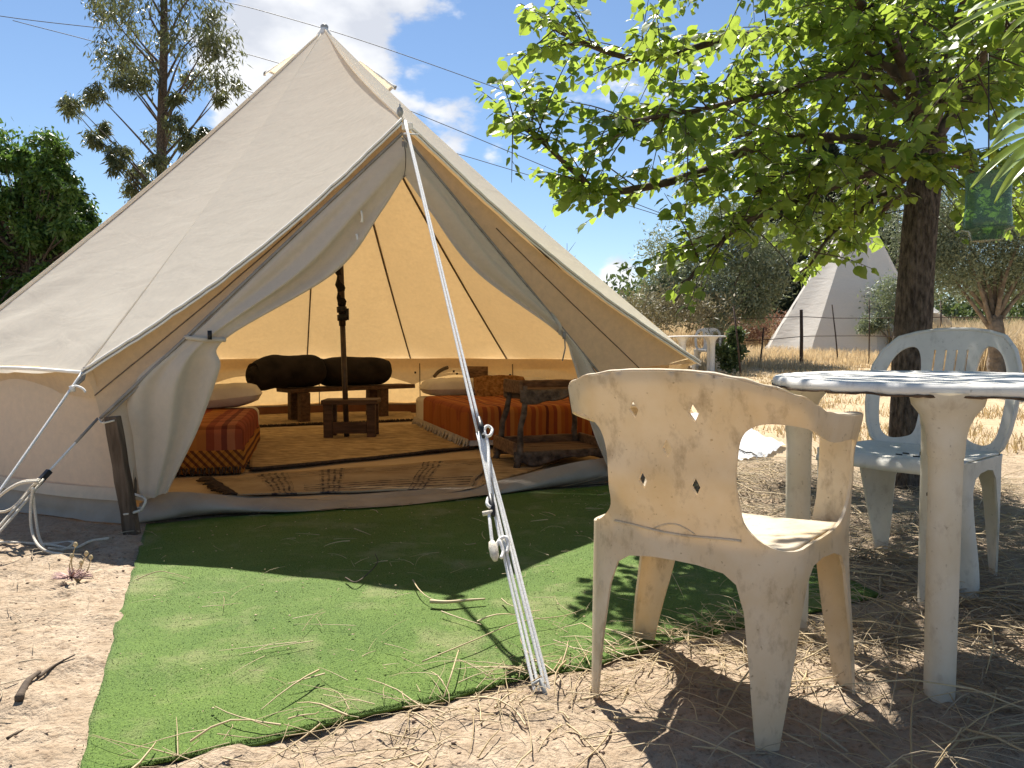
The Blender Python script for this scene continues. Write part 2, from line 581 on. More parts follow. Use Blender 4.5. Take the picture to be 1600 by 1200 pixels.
M_CYPRESS = leaf_mat('dark conifer needle', (0.012, 0.024, 0.016), (0.03, 0.05, 0.03), (0.03, 0.06, 0.03), 0.12, 0.6, 1.0)
M_BUSH = leaf_mat('hedge leaf', (0.03, 0.055, 0.02), (0.08, 0.12, 0.045), (0.14, 0.2, 0.05), 0.25, 0.5, 0.8)
M_RUSSET = leaf_mat('russet scrub', (0.12, 0.06, 0.045), (0.24, 0.13, 0.09), (0.3, 0.15, 0.08), 0.25, 0.7, 1.5)
M_OLEANDER = leaf_mat('oleander leaf', (0.10, 0.17, 0.045), (0.20, 0.29, 0.08), (0.45, 0.55, 0.10), 0.35, 0.22, 9.0, 0.9)
M_STRAW = leaf_mat('dry straw', (0.42, 0.31, 0.16), (0.66, 0.53, 0.32), (0.5, 0.38, 0.18), 0.2, 0.6, 3.0)
M_STRAW_GREY = leaf_mat('old grey straw', (0.27, 0.21, 0.14), (0.50, 0.41, 0.28), (0.3, 0.24, 0.14), 0.15, 0.7, 3.0)
M_DRYGRASS = leaf_mat('tall dry grass', (0.50, 0.385, 0.23), (0.68, 0.56, 0.375), (0.7, 0.55, 0.32), 0.35, 0.6, 0.8)
M_CLOD = simple('earth crumbs', (0.22, 0.15, 0.10), (0.48, 0.36, 0.26), 60, 0.95, 0.5, 120, 0.004)
M_TEEPEE = canvas_mat('teepee canvas', (0.84, 0.80, 0.73), (0.45, 0.42, 0.36), 0.15, wr=0.3)
M_IRON = simple('rusty fence iron', (0.035, 0.026, 0.022), (0.09, 0.06, 0.045), 30, 0.85, 0.4)
M_CABLE = simple('black cable', (0.02, 0.02, 0.022), (0.03, 0.03, 0.032), 10, 0.6, 0)
M_FRINGE = simple('cream fringe', (0.45, 0.39, 0.29), (0.58, 0.51, 0.40), 60, 0.95, 0.6, 150, 0.01)
M_FRINGE_DARK = simple('dark tassels', (0.03, 0.02, 0.015), (0.09, 0.06, 0.04), 60, 0.95, 0.6, 150, 0.01)
M_FLOOR = simple('tan groundsheet floor', (0.42, 0.31, 0.19), (0.54, 0.42, 0.27), 3.0, 0.9, 0.3, 6.0, 0.02)
M_RUG_TAN = simple('tan woven rug', (0.24, 0.165, 0.085), (0.54, 0.40, 0.215), 11, 0.95, 0.6, 140, 0.008, stretch=(1, 2.5, 1))


def rug_pattern_mat():
    """faded kilim: tan field, broken blue-black lines across and along"""
    m, N, L, out = new_mat('faded kilim rug')
    uv = N.new('ShaderNodeAttribute'); uv.attribute_name = 'weave'
    sep = N.new('ShaderNodeSeparateXYZ'); L.new(uv.outputs['Vector'], sep.inputs[0])

    def lines(out_, freq, duty):
        a = N.new('ShaderNodeMath'); a.operation = 'MULTIPLY'; a.inputs[1].default_value = freq; L.new(out_, a.inputs[0])
        f = N.new('ShaderNodeMath'); f.operation = 'FRACT'; L.new(a.outputs[0], f.inputs[0])
        g = N.new('ShaderNodeMath'); g.operation = 'LESS_THAN'; g.inputs[1].default_value = duty; L.new(f.outputs[0], g.inputs[0])
        return g.outputs[0]

    def band(out_, ranges):
        acc = None
        for lo, hi in ranges:
            a = N.new('ShaderNodeMath'); a.operation = 'GREATER_THAN'; a.inputs[1].default_value = lo; L.new(out_, a.inputs[0])
            b = N.new('ShaderNodeMath'); b.operation = 'LESS_THAN'; b.inputs[1].default_value = hi; L.new(out_, b.inputs[0])
            c = N.new('ShaderNodeMath'); c.operation = 'MULTIPLY'; L.new(a.outputs[0], c.inputs[0]); L.new(b.outputs[0], c.inputs[1])
            if acc is None: acc = c.outputs[0]
            else:
                d = N.new('ShaderNodeMath'); d.operation = 'MAXIMUM'; L.new(acc, d.inputs[0]); L.new(c.outputs[0], d.inputs[1]); acc = d.outputs[0]
        return acc

    def mul(a, b):
        c = N.new('ShaderNodeMath'); c.operation = 'MULTIPLY'; L.new(a, c.inputs[0]); L.new(b, c.inputs[1]); return c.outputs[0]

    def mxx(a, b):
        c = N.new('ShaderNodeMath'); c.operation = 'MAXIMUM'; L.new(a, c.inputs[0]); L.new(b, c.inputs[1]); return c.outputs[0]
    U, V = sep.outputs[0], sep.outputs[1]
    p1 = mul(lines(V, 14, 0.38), band(V, ((0.05, 0.36),)))
    p1 = mul(p1, band(U, ((0.28, 0.98),)))
    p2 = mul(lines(U, 46, 0.42), band(U, ((0.14, 0.24), (0.34, 0.43), (0.72, 0.80))))
    p3 = mul(lines(V, 24, 0.3), band(U, ((0.14, 0.24), (0.34, 0.43), (0.72, 0.80))))
    p4 = mul(lines(V, 18, 0.25), band(V, ((0.72, 0.95),)))
    pat = mxx(mxx(p1, p2), mxx(p3, p4))
    f, h = noise_fac(N, L, 22.0, 6.0, 0.65, 0.34, 0.58)
    pat = mul(pat, f)
    f2, _ = noise_fac(N, L, 5.0, 4.0)
    base = mixc(N, L, f2, (0.30, 0.215, 0.125), (0.43, 0.33, 0.20))
    c = mixc(N, L, pat, base, (0.045, 0.038, 0.045))
    p = node(N, 'ShaderNodeBsdfPrincipled', i_Roughness=0.95)
    p.inputs['Specular IOR Level'].default_value = 0.1
    _, hb = noise_fac(N, L, 150.0, 3.0)
    L.new(c, p.inputs['Base Color']); L.new(bump(N, L, hb, 0.6, 0.006), p.inputs['Normal'])
    L.new(p.outputs[0], out.inputs[0])
    return m


M_KILIM = rug_pattern_mat()


def ground_mat():
    m, N, L, out = new_mat('sandy ground')
    g = N.new('ShaderNodeNewGeometry')
    sep = N.new('ShaderNodeSeparateXYZ'); L.new(g.outputs['Position'], sep.inputs[0])

    def nz(scale, detail, rough=0.6, lo=0.35, hi=0.65, stretch=None):
        src = g.outputs['Position']
        if stretch:
            mp = N.new('ShaderNodeMapping'); mp.inputs['Scale'].default_value = stretch; L.new(src, mp.inputs[0]); src = mp.outputs[0]
        n = node(N, 'ShaderNodeTexNoise', i_Scale=scale, i_Detail=detail, i_Roughness=rough)
        L.new(src, n.inputs['Vector'])
        r = N.new('ShaderNodeMapRange'); r.inputs[1].default_value = lo; r.inputs[2].default_value = hi
        L.new(n.outputs['Fac'], r.inputs[0])
        return r.outputs[0], n.outputs['Fac']
    a, _ = nz(1.3, 6)
    b, hb = nz(14, 8, 0.65, 0.40, 0.68)
    c_, hc = nz(75, 5, 0.6, 0.52, 0.70)
    c = mixc(N, L, a, (0.365, 0.285, 0.20), (0.46, 0.365, 0.267))
    c = mixc(N, L, b, c, (0.30, 0.225, 0.152))
    c = mixc(N, L, c_, c, (0.20, 0.142, 0.095))
    # dry-grass field further out: straw colour in patches
    far = N.new('ShaderNodeMapRange'); far.interpolation_type = 'SMOOTHSTEP'
    far.inputs[1].default_value = 4.2; far.inputs[2].default_value = 8.0
    L.new(sep.outputs[1], far.inputs[0])
    s1, _ = nz(0.7, 6, 0.6, 0.35, 0.62)
    s2, hs = nz(9, 6, 0.7, 0.3, 0.7, (1.0, 0.5, 1))
    straw = mixc(N, L, s2, (0.36, 0.265, 0.155), (0.56, 0.44, 0.285))
    straw = mixc(N, L, s1, straw, (0.45, 0.34, 0.215))
    c = mixc(N, L, far.outputs[0], c, straw)
    p = node(N, 'ShaderNodeBsdfPrincipled', i_Roughness=0.95)
    p.inputs['Specular IOR Level'].default_value = 0.12
    ad = N.new('ShaderNodeMath'); ad.operation = 'MULTIPLY_ADD'; ad.inputs[1].default_value = 0.35
    L.new(hc, ad.inputs[0]); L.new(hb, ad.inputs[2])
    L.new(c, p.inputs['Base Color']); L.new(bump(N, L, ad.outputs[0], 0.9, 0.03), p.inputs['Normal'])
    L.new(p.outputs[0], out.inputs[0])
    return m


def turf_mat():
    m, N, L, out = new_mat('artificial turf')
    g = N.new('ShaderNodeNewGeometry')

    def nz(scale, detail, lo, hi, stretch=None):
        src = g.outputs['Position']
        if stretch:
            mp = N.new('ShaderNodeMapping'); mp.inputs['Scale'].default_value = stretch
            mp.inputs['Rotation'].default_value = (0, 0, 0.4)
            L.new(src, mp.inputs[0]); src = mp.outputs[0]
        n = node(N, 'ShaderNodeTexNoise', i_Scale=scale, i_Detail=detail, i_Roughness=0.65)
        L.new(src, n.inputs['Vector'])
        r = N.new('ShaderNodeMapRange'); r.inputs[1].default_value = lo; r.inputs[2].default_value = hi
        L.new(n.outputs['Fac'], r.inputs[0])
        return r.outputs[0], n.outputs['Fac']
    a, _ = nz(2.2, 5, 0.35, 0.65)
    f, hf = nz(230, 3, 0.33, 0.66, (1.0, 0.55, 1))
    c = mixc(N, L, a, (0.055, 0.118, 0.012), (0.10, 0.172, 0.022))
    c2 = mixc(N, L, f, (0.028, 0.06, 0.007), (0.16, 0.245, 0.04))
    c = mixc(N, L, 0.38, c, c2)
    d, _ = nz(3.4, 9, 0.52, 0.72)
    dm = N.new('ShaderNodeMath'); dm.operation = 'MULTIPLY'; dm.inputs[1].default_value = 0.45
    L.new(d, dm.inputs[0])
    c = mixc(N, L, dm.outputs[0], c, (0.36, 0.31, 0.17))       # dusty trodden spots
    p = node(N, 'ShaderNodeBsdfPrincipled', i_Roughness=0.7)
    p.inputs['Specular IOR Level'].default_value = 0.25
    L.new(c, p.inputs['Base Color']); L.new(bump(N, L, hf, 1.0, 0.008), p.inputs['Normal'])
    L.new(p.outputs[0], out.inputs[0])
    return m


M_GROUND = ground_mat()
M_TURF = turf_mat()

# ------------------------------------------------------------------ layout of the tent
CEN = gp(542, 688)                                # foot of the centre pole
APEX = dp(507, 46, CEN.y)
FL = gp(208, 818)                                 # door feet
FR = gp(962, 757)
DOOR_MID = (FL + FR) / 2
ax = (DOOR_MID - CEN); ax.z = 0; ax.normalize()   # towards the door
px_ = Vector((-ax.y, ax.x, 0))                    # to the right, seen from the camera
if px_.x < 0: px_ = -px_
PEAK = dp(629, 188, (CEN + ax * 3.02).y)          # top of the door frame
DN = (FR - FL).cross(PEAK - FL).normalized()
if DN.y > 0: DN = -DN                             # door plane normal, towards the camera
CL = dp(130, 581, 3.27)                           # front corners of the roof
CR = dp(1093, 567, 4.45)


def loc_ang(p):
    d = p - CEN
    return math.atan2(d.dot(px_), d.dot(ax))


def ring(a, r, z):
    return CEN + ax * (r * math.cos(a)) + px_ * (r * math.sin(a)) + Vector((0, 0, z))


# mat corners
MAT = [Vector((-0.80, 1.33, 0)), Vector((1.19, 2.37, 0)), Vector((0.72, 4.36, 0)), Vector((-1.665, 3.37, 0))]


def in_quad(x, y, q, grow=0.0):
    """numpy: signed inside mask of convex quad (counter-clockwise)"""
    d = np.full(np.shape(x), 1e9)
    for i in range(4):
        a, b = q[i], q[(i + 1) % 4]
        ex, ey = b.x - a.x, b.y - a.y
        l = math.hypot(ex, ey)
        d = np.minimum(d, (ex * (y - a.y) - ey * (x - a.x)) / l)
    return d + grow


def smooth(a, b, x):
    t = np.clip((x - a) / (b - a), 0, 1)
    return t * t * (3 - 2 * t)


def terrain(x, y):
    """ground height (numpy arrays)"""
    x = np.asarray(x, float); y = np.asarray(y, float)
    rise = 0.052 * (np.log1p(np.exp((y - 8.5) * 1.2)) / 1.2)
    rise = np.minimum(rise, 0.95 + 0.1 * np.tanh((y - 25) / 30))
    rt = np.hypot(x - CEN.x, y - CEN.y)
    flat = smooth(3.0, 4.6, rt)
    rise = rise * np.where(y < 14, flat, 1.0)
    clod = 0.020 * fbm(x * 2.3, y * 2.3, 3) + 0.028 * fbm(x * 9, y * 9, 4) + 0.016 * np.abs(fbm(x * 30, y * 30, 3))
    clod = clod * smooth(3.05, 3.5, rt)
    inm = in_quad(x, y, MAT)
    clod = clod * (1 - smooth(-0.06, 0.05, inm)) - 0.006 * smooth(0.0, 0.05, inm)
    und = 0.25 * fbm(x * 0.05, y * 0.05, 2) * smooth(18, 45, np.hypot(x, y))
    # a low heap of raked straw and earth beside the tent
    heap = 0.10 * np.exp(-(((x - 1.45) / 0.45) ** 2 + ((y - 4.35) / 0.55) ** 2))
    return rise + clod + und + heap


def gz(x, y):
    return float(terrain(np.array([x]), np.array([y]))[0])


def build_ground():
    def axis(lo, hi, c0, c1, fine, far):
        mid = np.arange(c0, c1, fine)
        g, s, p = [], fine, c1
        while p < hi:
            g.append(p); s *= 1.14; p += s
        g.append(hi)
        k, s, p = [], fine, c0 - fine
        while p > lo:
            k.append(p); s *= 1.14; p -= s
        k.append(lo)
        return np.array(k[::-1] + list(mid) + g)
    xs = axis(-600, 600, -2.6, 2.9, 0.016, 1)
    ys = axis(-60, 900, 1.25, 5.2, 0.016, 1)
    X, Y = np.meshgrid(xs, ys)
    Z = terrain(X, Y)
    V = np.stack([X.ravel(), Y.ravel(), Z.ravel()], 1)
    nx, ny = len(xs), len(ys)
    i = (np.arange(ny - 1)[:, None] * nx + np.arange(nx - 1)[None, :]).ravel()
    F = np.stack([i, i + 1, i + nx + 1, i + nx], 1)
    me = mesh_np('ground', V, F)
    o = link_mesh('ground', me, M_GROUND)
    tag(o, kind='structure')


build_ground()


# ------------------------------------------------------------------ artificial grass mat
def build_mat():
    mb = MB()

    def f(u, v):
        a = MAT[0].lerp(MAT[1], u); b = MAT[3].lerp(MAT[2], u)
        p = a.lerp(b, v)
        e = 0.026 * mnoise.noise(Vector((u * 9, v * 9, 3.1))) + 0.01 * mnoise.noise(Vector((u * 31, v * 31, 3.1)))
        if v == 0: p += Vector((0.3 * e, e * 1.6, 0))
        if u == 0 or u == 1: p += Vector((e * 0.6, 0, 0))
        z = 0.004 + 0.008 * (mnoise.noise(p * 1.7) + 0.6) + 0.005 * mnoise.noise(Vector((p.x * 3 + p.y * 2.2, p.y * 9 - p.x * 3.5, 0)))
        edge = min(u, 1 - u, v, 1 - v)
        z += 0.008 * max(0, 1 - edge * 22) * max(0, mnoise.noise(Vector((u * 6, v * 6, 9))) + 0.15)
        return (p.x, p.y, max(0.003, z))
    mb.grid(f, 150, 150)
    o = mb.build('grass_mat', M_TURF, solid=0.006, offset=-1)
    tag(o, 'green artificial grass mat laid on sand before the tent door', 'mat')
    # short pile along the cut edge and scattered through the mat
    n = 70000
    u, v = nrg.random(n), nrg.random(n)
    k = n // 7
    v[:k] = nrg.random(k) * 0.006; 
    A = np.array([[q.x, q.y] for q in MAT])
    P = (A[0] * (1 - u)[:, None] + A[1] * u[:, None]) * (1 - v)[:, None] + (A[3] * (1 - u)[:, None] + A[2] * u[:, None]) * v[:, None]
    z = np.array([f(a, b)[2] for a, b in zip(u, v)]) - 0.001
    ang = nrg.random(n) * 6.283
    h = 0.002 + 0.003 * nrg.random(n)
    w = 0.0012
    dx, dy = np.cos(ang), np.sin(ang)
    lean = (nrg.random(n) - 0.3) * 0.010
    b0 = np.stack([P[:, 0] - dy * w, P[:, 1] + dx * w, z], 1)
    b1 = np.stack([P[:, 0] + dy * w, P[:, 1] - dx * w, z], 1)
    tp = np.stack([P[:, 0] + dx * lean, P[:, 1] + dy * lean, z + h], 1)
    V = np.stack([b0, b1, tp], 1).reshape(-1, 3)
    F = np.arange(len(V)).reshape(-1, 3)
    po = link_mesh('pile', mesh_np('pile', V, F), M_TURF, o, smooth=False)
    po['kind'] = 'stuff'


build_mat()


# ------------------------------------------------------------------ bell tent
def catmull(pts, n):
    """n+1 samples along a smooth curve through pts"""
    pts = [Vector(p) for p in pts]
    P = [pts[0] * 2 - pts[1]] + pts + [pts[-1] * 2 - pts[-2]]
    m = len(pts) - 1
    out = []
    for k in range(n + 1):
        t = k / n * m
        i = min(int(t), m - 1); f = t - i
        a, b, c, d = P[i], P[i + 1], P[i + 2], P[i + 3]
        out.append(0.5 * ((2 * b) + (c - a) * f + (2 * a - 5 * b + 4 * c - d) * f * f + (3 * b - a - 3 * c + d) * f ** 3))
    return out


def samp(lst, t):
    x = t * (len(lst) - 1)
    i = min(int(x), len(lst) - 2)
    return lst[i].lerp(lst[i + 1], x - i)


tent = empty('bell_tent', (CEN.x, CEN.y, 0))
tag(tent, 'cream canvas bell tent with its door curtains tied open', 'tent')

A_L, A_R = loc_ang(CL), loc_ang(CR)
NP = 12
span = 2 * math.pi - (A_R - A_L)
EAVE = []
for k in range(NP + 1):
    a = A_L - span * k / NP
    if k == 0: EAVE.append(CL.copy())
    elif k == NP: EAVE.append(CR.copy())
    elif k == 1: EAVE.append(ring(a, 3.06, 0.69))
    else: EAVE.append(ring(a, 2.92, 0.665))


def eave(k, u):
    """scalloped lower edge of roof panel k"""
    a, b = EAVE[k], EAVE[k + 1]
    p = a.lerp(b, u)
    s = math.sin(math.pi * u)
    inw = (CEN - p); inw.z = 0; inw.normalize()
    return p + inw * (0.02 * s) + Vector((0, 0, 0.018 * s))


def roof_pt(E, v, s, nrm, wob=0.0):
    # collar at the very top, then a taut, very slightly hollow slope
    p = APEX.lerp(E, v)
    return p - nrm * (0.045 * math.sin(math.pi * v) + 0.055 * s * v * (1 - 0.3 * v)) + nrm * wob


def roof_panel(k):
    E0, E1 = EAVE[k], EAVE[k + 1]
    nrm = (E0 - APEX).cross(E1 - APEX).normalized()
    if nrm.z < 0: nrm = -nrm

    def f(u, v):
        vv = 0.02 + 0.98 * v
        E = eave(k, u)
        s = math.sin(math.pi * u)
        # gathers near the eave where the guys pull
        w = 0.0
        if v > 0.55:
            q = (v - 0.55) / 0.45
            w = (0.034 if k < 2 else 0.02) * q * q * mnoise.noise(Vector((u * 2.0 + k * 7.3, v * 26 + u * 5 * (1 if u < .5 else -1), k))) * (0.4 + 1.6 * abs(u - 0.5))
        if k in (0, NP - 1):
            dx_, dy_ = (u if k == 0 else 1 - u) * 1.3 * vv, (1 - vv) * 4.0
            rr_ = math.hypot(dx_, dy_)
            w += 0.010 * math.sin(math.atan2(dy_, dx_ + 1e-6) * 22) * math.exp(-rr_ / 0.5) * min(1, rr_ / 0.08)
        return roof_pt(E, vv, s, nrm, w)
    mb = MB(); mb.grid(f, 18, 44)
    o = mb.build('roof_panel', M_CANVAS, tent)
    # seam on one edge: felled seam outside and tape inside
    sm = MB()
    pts = [roof_pt(EAVE[k], 0.02 + 0.98 * t / 24, 0, nrm) for t in range(25)]
    sm.tube([p - Vector((0, 0, 0.012)) for p in pts], 0.009, 6)
    sm.build('seam', M_SEAM, o)
    sm2 = MB(); sm2.tube([p + nrm * 0.003 for p in pts], 0.007, 6)
    sm2.build('seam_ridge', M_CANVAS, o)
    # valance hanging under the eave
    vb = MB()

    def g(u, v):
        p = eave(k, u)
        inw = (CEN - p); inw.z = 0; inw.normalize()
        return p + inw * (0.06 + 0.05 * v) + Vector((0, 0, 0.005 - 0.135 * v + 0.012 * math.sin(math.pi * u) * v))
    vb.grid(g, 14, 4)
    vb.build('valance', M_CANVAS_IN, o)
    hb = MB()
    hb.tube([eave(k, t / 16) - Vector((0, 0, 0.004)) for t in range(17)], 0.008, 6)
    hb.build('eave_hem', M_HEM, o)


for k in range(NP):
    roof_panel(k)


# the two front panels running out to the door peak
def front_panel(corner, side):
    nrm = (PEAK - APEX).cross(corner - APEX).normalized()
    if nrm.z < 0: nrm = -nrm
    hang = Vector((0, 0, -1))

    def edge(t):
        p = PEAK.lerp(corner, t)
        return p - nrm * (0.03 * math.sin(math.pi * t)) + hang * (0.02 * math.sin(math.pi * t))

    def f(u, v):
        # u across from the ridge (0) to the side seam (1); v down from the apex
        vv = 0.02 + 0.98 * v
        p = APEX.lerp(edge(u), vv)
        s = math.sin(math.pi * u)
        w = 0.0
        if v > 0.5:
            q = (v - 0.5) / 0.5
            w = 0.005 * q * q * mnoise.noise(Vector((u * 22, v * 3 + 4 * side, side * 5.0)))
        dx_, dy_ = (1 - u) * 2.2 * vv, (1 - vv) * 4.0
        rr_ = math.hypot(dx_, dy_)
        w += 0.006 * math.sin(math.atan2(dy_, dx_ + 1e-6) * 24) * math.exp(-rr_ / 0.5) * min(1, rr_ / 0.08)
        dx_ = u * 2.2 * vv
        rr_ = math.hypot(dx_, dy_ * 0.6)
        w += 0.0045 * math.sin(math.atan2(dy_, dx_ + 1e-6) * 20) * math.exp(-rr_ / 0.45) * min(1, rr_ / 0.08)
        return p - nrm * (0.035 * math.sin(math.pi * v) * (1 - 0.2 * s) + 0.045 * s * v * (1.35 - v)) + nrm * w
    mb = MB(); mb.grid(f, 40, 40)
    o = mb.build('porch_roof_panel', M_CANVAS, tent)
    # turned hem with twin piping along the free edge
    hm = MB()
    pts = [Vector(f(t / 40, 1.0)) for t in range(41)]
    inn = (CEN + Vector((0, 0, 1.2)) - PEAK).normalized()

    def hf(u, v):
        p = samp(pts, u)
        return p + hang * (0.018 * v) + inn * (0.012 * math.sin(v * 3.1)) + nrm * 0.004
    hm.grid(hf, 40, 3)
    hm.build('hem_flap', M_HEM, o)
    for off, r, m_ in ((0.0, 0.006, M_HEM), (0.012, 0.0022, M_PIPING), (0.020, 0.005, M_HEM)):
        t_ = MB(); t_.tube([p + hang * off + nrm * 0.006 - inn * 0.006 for p in pts], r, 6); t_.build('hem_piping', m_, o)
    return pts


EDGE_L = front_panel(CL, -1)
EDGE_R = front_panel(CR, 1)

# ridge tape between them and apex cap
rb = MB()
rb.tube([APEX.lerp(PEAK, t / 20) + Vector((0, 0, 0.006 - 0.05 * math.sin(math.pi * t / 20))) for t in range(21)], 0.008, 6)
rb.build('ridge_seam', M_CANVAS, tent)
cb = MB()
cb.lathe([(0.10, -0.10), (0.072, -0.04), (0.045, 0.0), (0.036, 0.018), (0.0, 0.02)], 20, Matrix.Translation(APEX - Vector((0, 0, 0.012))))
cap = cb.build('apex_cap', M_HEM, tent)
kb = MB()
kb.lathe([(0.034, 0.0), (0.034, 0.018), (0.024, 0.032), (0.0, 0.038)], 14, Matrix.Translation(APEX + Vector((0, 0, 0.008))))
kb.build('apex_knob', M_STEEL, cap)

# hooded vents behind the apex, left and right
for (u, v, yy, sgn) in ((424, 118, 7.0, -1), (612, 140, 6.9, 1)):
    c = dp(u, v, yy)
    out_ = (c - APEX); out_.z = 0; out_.normalize()
    sd = Vector((-out_.y, out_.x, 0))
    dn_ = (c - APEX).normalized()
    vm = MB()

    def hood(a, b):
        # a across, b from the upper seam to the propped mouth
        w = 0.04 + 0.035 * b
        ang = (a - 0.5) * math.pi
        lift = (0.005 + 0.05 * b) * math.cos(ang)
        p = APEX.lerp(c, 0.50 + 0.50 * b)
        n_ = (sd.cross(dn_)).normalized()
        if n_.z < 0: n_ = -n_
        return p + sd * (w * math.sin(ang)) + n_ * (lift - 0.02) + n_ * 0.008 * mnoise.noise(Vector((a * 6, b * 9, sgn)))
    vm.grid(hood, 14, 10)
    hv = vm.build('vent_hood', M_HEM, tent, solid=0.006)
    pm_ = MB()
    pm_.tube([hood(t / 14, 1.0) for t in range(15)], 0.012, 6)
    pm_.build('vent_rim', M_PIPING, hv)

# door plane points
IPK = pp(629, 208, FL, DN) - DN * 0.02
DL = pp(157, 653, FL, DN)
DR = pp(936, 584, FL, DN)


# strips of the inner tent between the roof edge and the door frame
def side_strip(E, D, name):
    mb = MB()
    pts_top = [p + DN * -0.05 + Vector((0, 0, -0.01)) for p in E]

    def f(u, v):
        a = samp(pts_top, v); b = IPK.lerp(D, v)
        p = a.lerp(b, u)
        return p - DN * (0.05 * math.sin(math.pi * u) * v)
    mb.grid(f, 12, 40)
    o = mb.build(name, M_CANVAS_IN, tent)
    s = MB()
    s.tube([Vector(f(0.45 + 0.1 * t, 0.35 + 0.65 * t)) + DN * 0.004 for t in [i / 12 for i in range(13)]], 0.003, 5)
    s.build('stitched_seam', M_SEAM, o)
    return o


ER = CR + (CEN - CR).normalized() * 0.10 - Vector((0, 0, 0.04))
side_strip(EDGE_L, DL, 'gusset_panel')
side_strip(EDGE_R, DR, 'gusset_panel')
# door-frame tape from the peak to both corners
for D in (DL, DR):
    t_ = MB()
    t_.tube([IPK.lerp(D, t / 20) + DN * 0.012 for t in range(21)], 0.007, 6)
    t_.tube([IPK.lerp(D, t / 20) + DN * 0.010 + Vector((0, 0, -0.020)) for t in range(21)], 0.004, 6)
    t_.build('door_frame_tape', M_PIPING, tent)

# lower wall of the tent: panel by panel, with the grey tub of the groundsheet
A_FL, A_FR = loc_ang(FL), loc_ang(FR)
RW_FL, RW_FR = (FL - CEN).length, (FR - CEN).length
wspan = 2 * math.pi - (A_FR - A_FL)


def wall_pt(t, z):
    a = A_FL - wspan * t
    r = 2.74 + (RW_FL - 2.74) * max(0, 1 - t * 6.5) + (RW_FR - 2.74) * max(0, 1 - (1 - t) * 9)
    return ring(a, r - 0.03 * z, z)


for k in range(NP):
    t0, t1 = k / NP, (k + 1) / NP
    mb = MB()

    def f(u, v):
        t = t0 + (t1 - t0) * u
        z = 0.12 + (0.56 - 0.14 * max(0, 1 - 45 * min(t, 1 - t))) * v
        p = wall_pt(t, z)
        inw = (CEN - p); inw.z = 0; inw.normalize()
        return p + inw * (0.012 * mnoise.noise(Vector((t * 60, z * 5, 2))) + 0.01 * math.sin(math.pi * u))
    mb.grid(f, 14, 8)
    w = mb.build('wall_panel', M_WALL, tent)
    sb = MB(); sb.tube([wall_pt(t0, 0.12 + (0.40 if k == 0 else 0.50) * i / 6) + (CEN - wall_pt(t0, 0)).normalized() * 0.02 for i in range(7)], 0.006, 6)
    sb.build('wall_seam', M_SEAM, w)
    hb = MB()

    def hf(u, v):
        t = t0 + (t1 - t0) * u
        p = wall_pt(t, 0.105 + 0.055 * v)
        o_ = (p - CEN); o_.z = 0; o_.normalize()
        return p + o_ * (0.010 + 0.008 * (1 - v) + 0.004 * math.sin(u * 9 + k))
    hb.grid(hf, 14, 2)
    hb.build('wall_hem', M_WALL, w)
    gb = MB()

    def gf(u, v):
        t = t0 + (t1 - t0) * u
        z = 0.13 * (1 - v)
        p = wall_pt(t, z)
        o_ = (p - CEN); o_.z = 0; o_.normalize()
        bl = 0.03 * v * v + 0.016 * v * mnoise.noise(Vector((t * 55, v * 3, 1))) + 0.012 * math.sin(u * 13 + k * 2) * v
        q = p + o_ * bl
        q.z = max(q.z, 0.004) + 0.01 * v * abs(mnoise.noise(Vector((t * 80, 0, 4))))
        return q
    gb.grid(gf, 18, 6)
    gb.build('groundsheet_skirt', M_PVC, w)

# tan floor of the groundsheet
fb = MB()
ringp = [wall_pt(t / 72, 0.012) for t in range(73)]
fb.add([CEN + Vector((0, 0, 0.012))] + ringp, [(0, i, i + 1) for i in range(1, 73)] + [(0, 73, 1)])
fb.build('groundsheet_floor', M_FLOOR, tent)
# low brown tub edge seen inside, along the back
tb = MB()
tb.grid(lambda u, v: wall_pt(0.06 + 0.88 * u, 0.012 + 0.10 * v) + (CEN - wall_pt(0.06 + 0.88 * u, 0)).normalized() * 0.03, 60, 2)
tb.build('groundsheet_tub', simple('brown tub edge', (0.16, 0.065, 0.03), (0.22, 0.10, 0.05), 6, 0.7, 0.2), tent)

# front pieces in the door plane: wall corner at each foot
def corner_panel(D, F, px_list, name):
    """canvas between the frame end D, the foot F and the curtain"""
    mb = MB()
    a = [D, D.lerp(F, 0.5), F + Vector((0, 0, 0.10))]
    b = [pp(u, v, FL, DN) for u, v in px_list]
    ca, cb_ = catmull(a, 16), catmull(b, 16)
    mb.grid(lambda u, v: samp(ca, v).lerp(samp(cb_, v), u) - DN * 0.035 + DN * 0.006 * math.sin(u * 5 + v * 3), 10, 16)
    return mb.build(name, M_CURTAIN, tent)


# curtains: gathered at the tie, falling in folds
def curtain(outer, inner, folds, seed, tie_v):
    O = catmull([pp(u, v, FL, DN) for u, v in outer], 80)
    I = catmull([pp(u, v, FL, DN) for u, v in inner], 80)
    mb = MB()

    def f(u, v):
        a, b = samp(O, v), samp(I, v)
        p = a.lerp(b, u)
        wdt = (b - a).length
        tight = math.exp(-((v - tie_v) / 0.07) ** 2)
        amp = min(0.06, 0.13 * wdt) * (1 - 0.45 * tight) * min(1, v * 6)
        ph = folds * (u ** 0.9) * 2 * math.pi + 1.2 * mnoise.noise(Vector((v * 3.0, u * 2, seed)))
        d = amp * math.sin(ph) + 0.22 * amp * math.sin(2.3 * ph + seed) * u
        belly = 0.05 * math.sin(math.pi * u) + 0.05 * u
        return p + DN * (d * (0.25 + 0.75 * u) + belly - 0.02)
    mb.grid(f, 70, 90)
    return mb.build('door_curtain', M_CURTAIN, tent), f


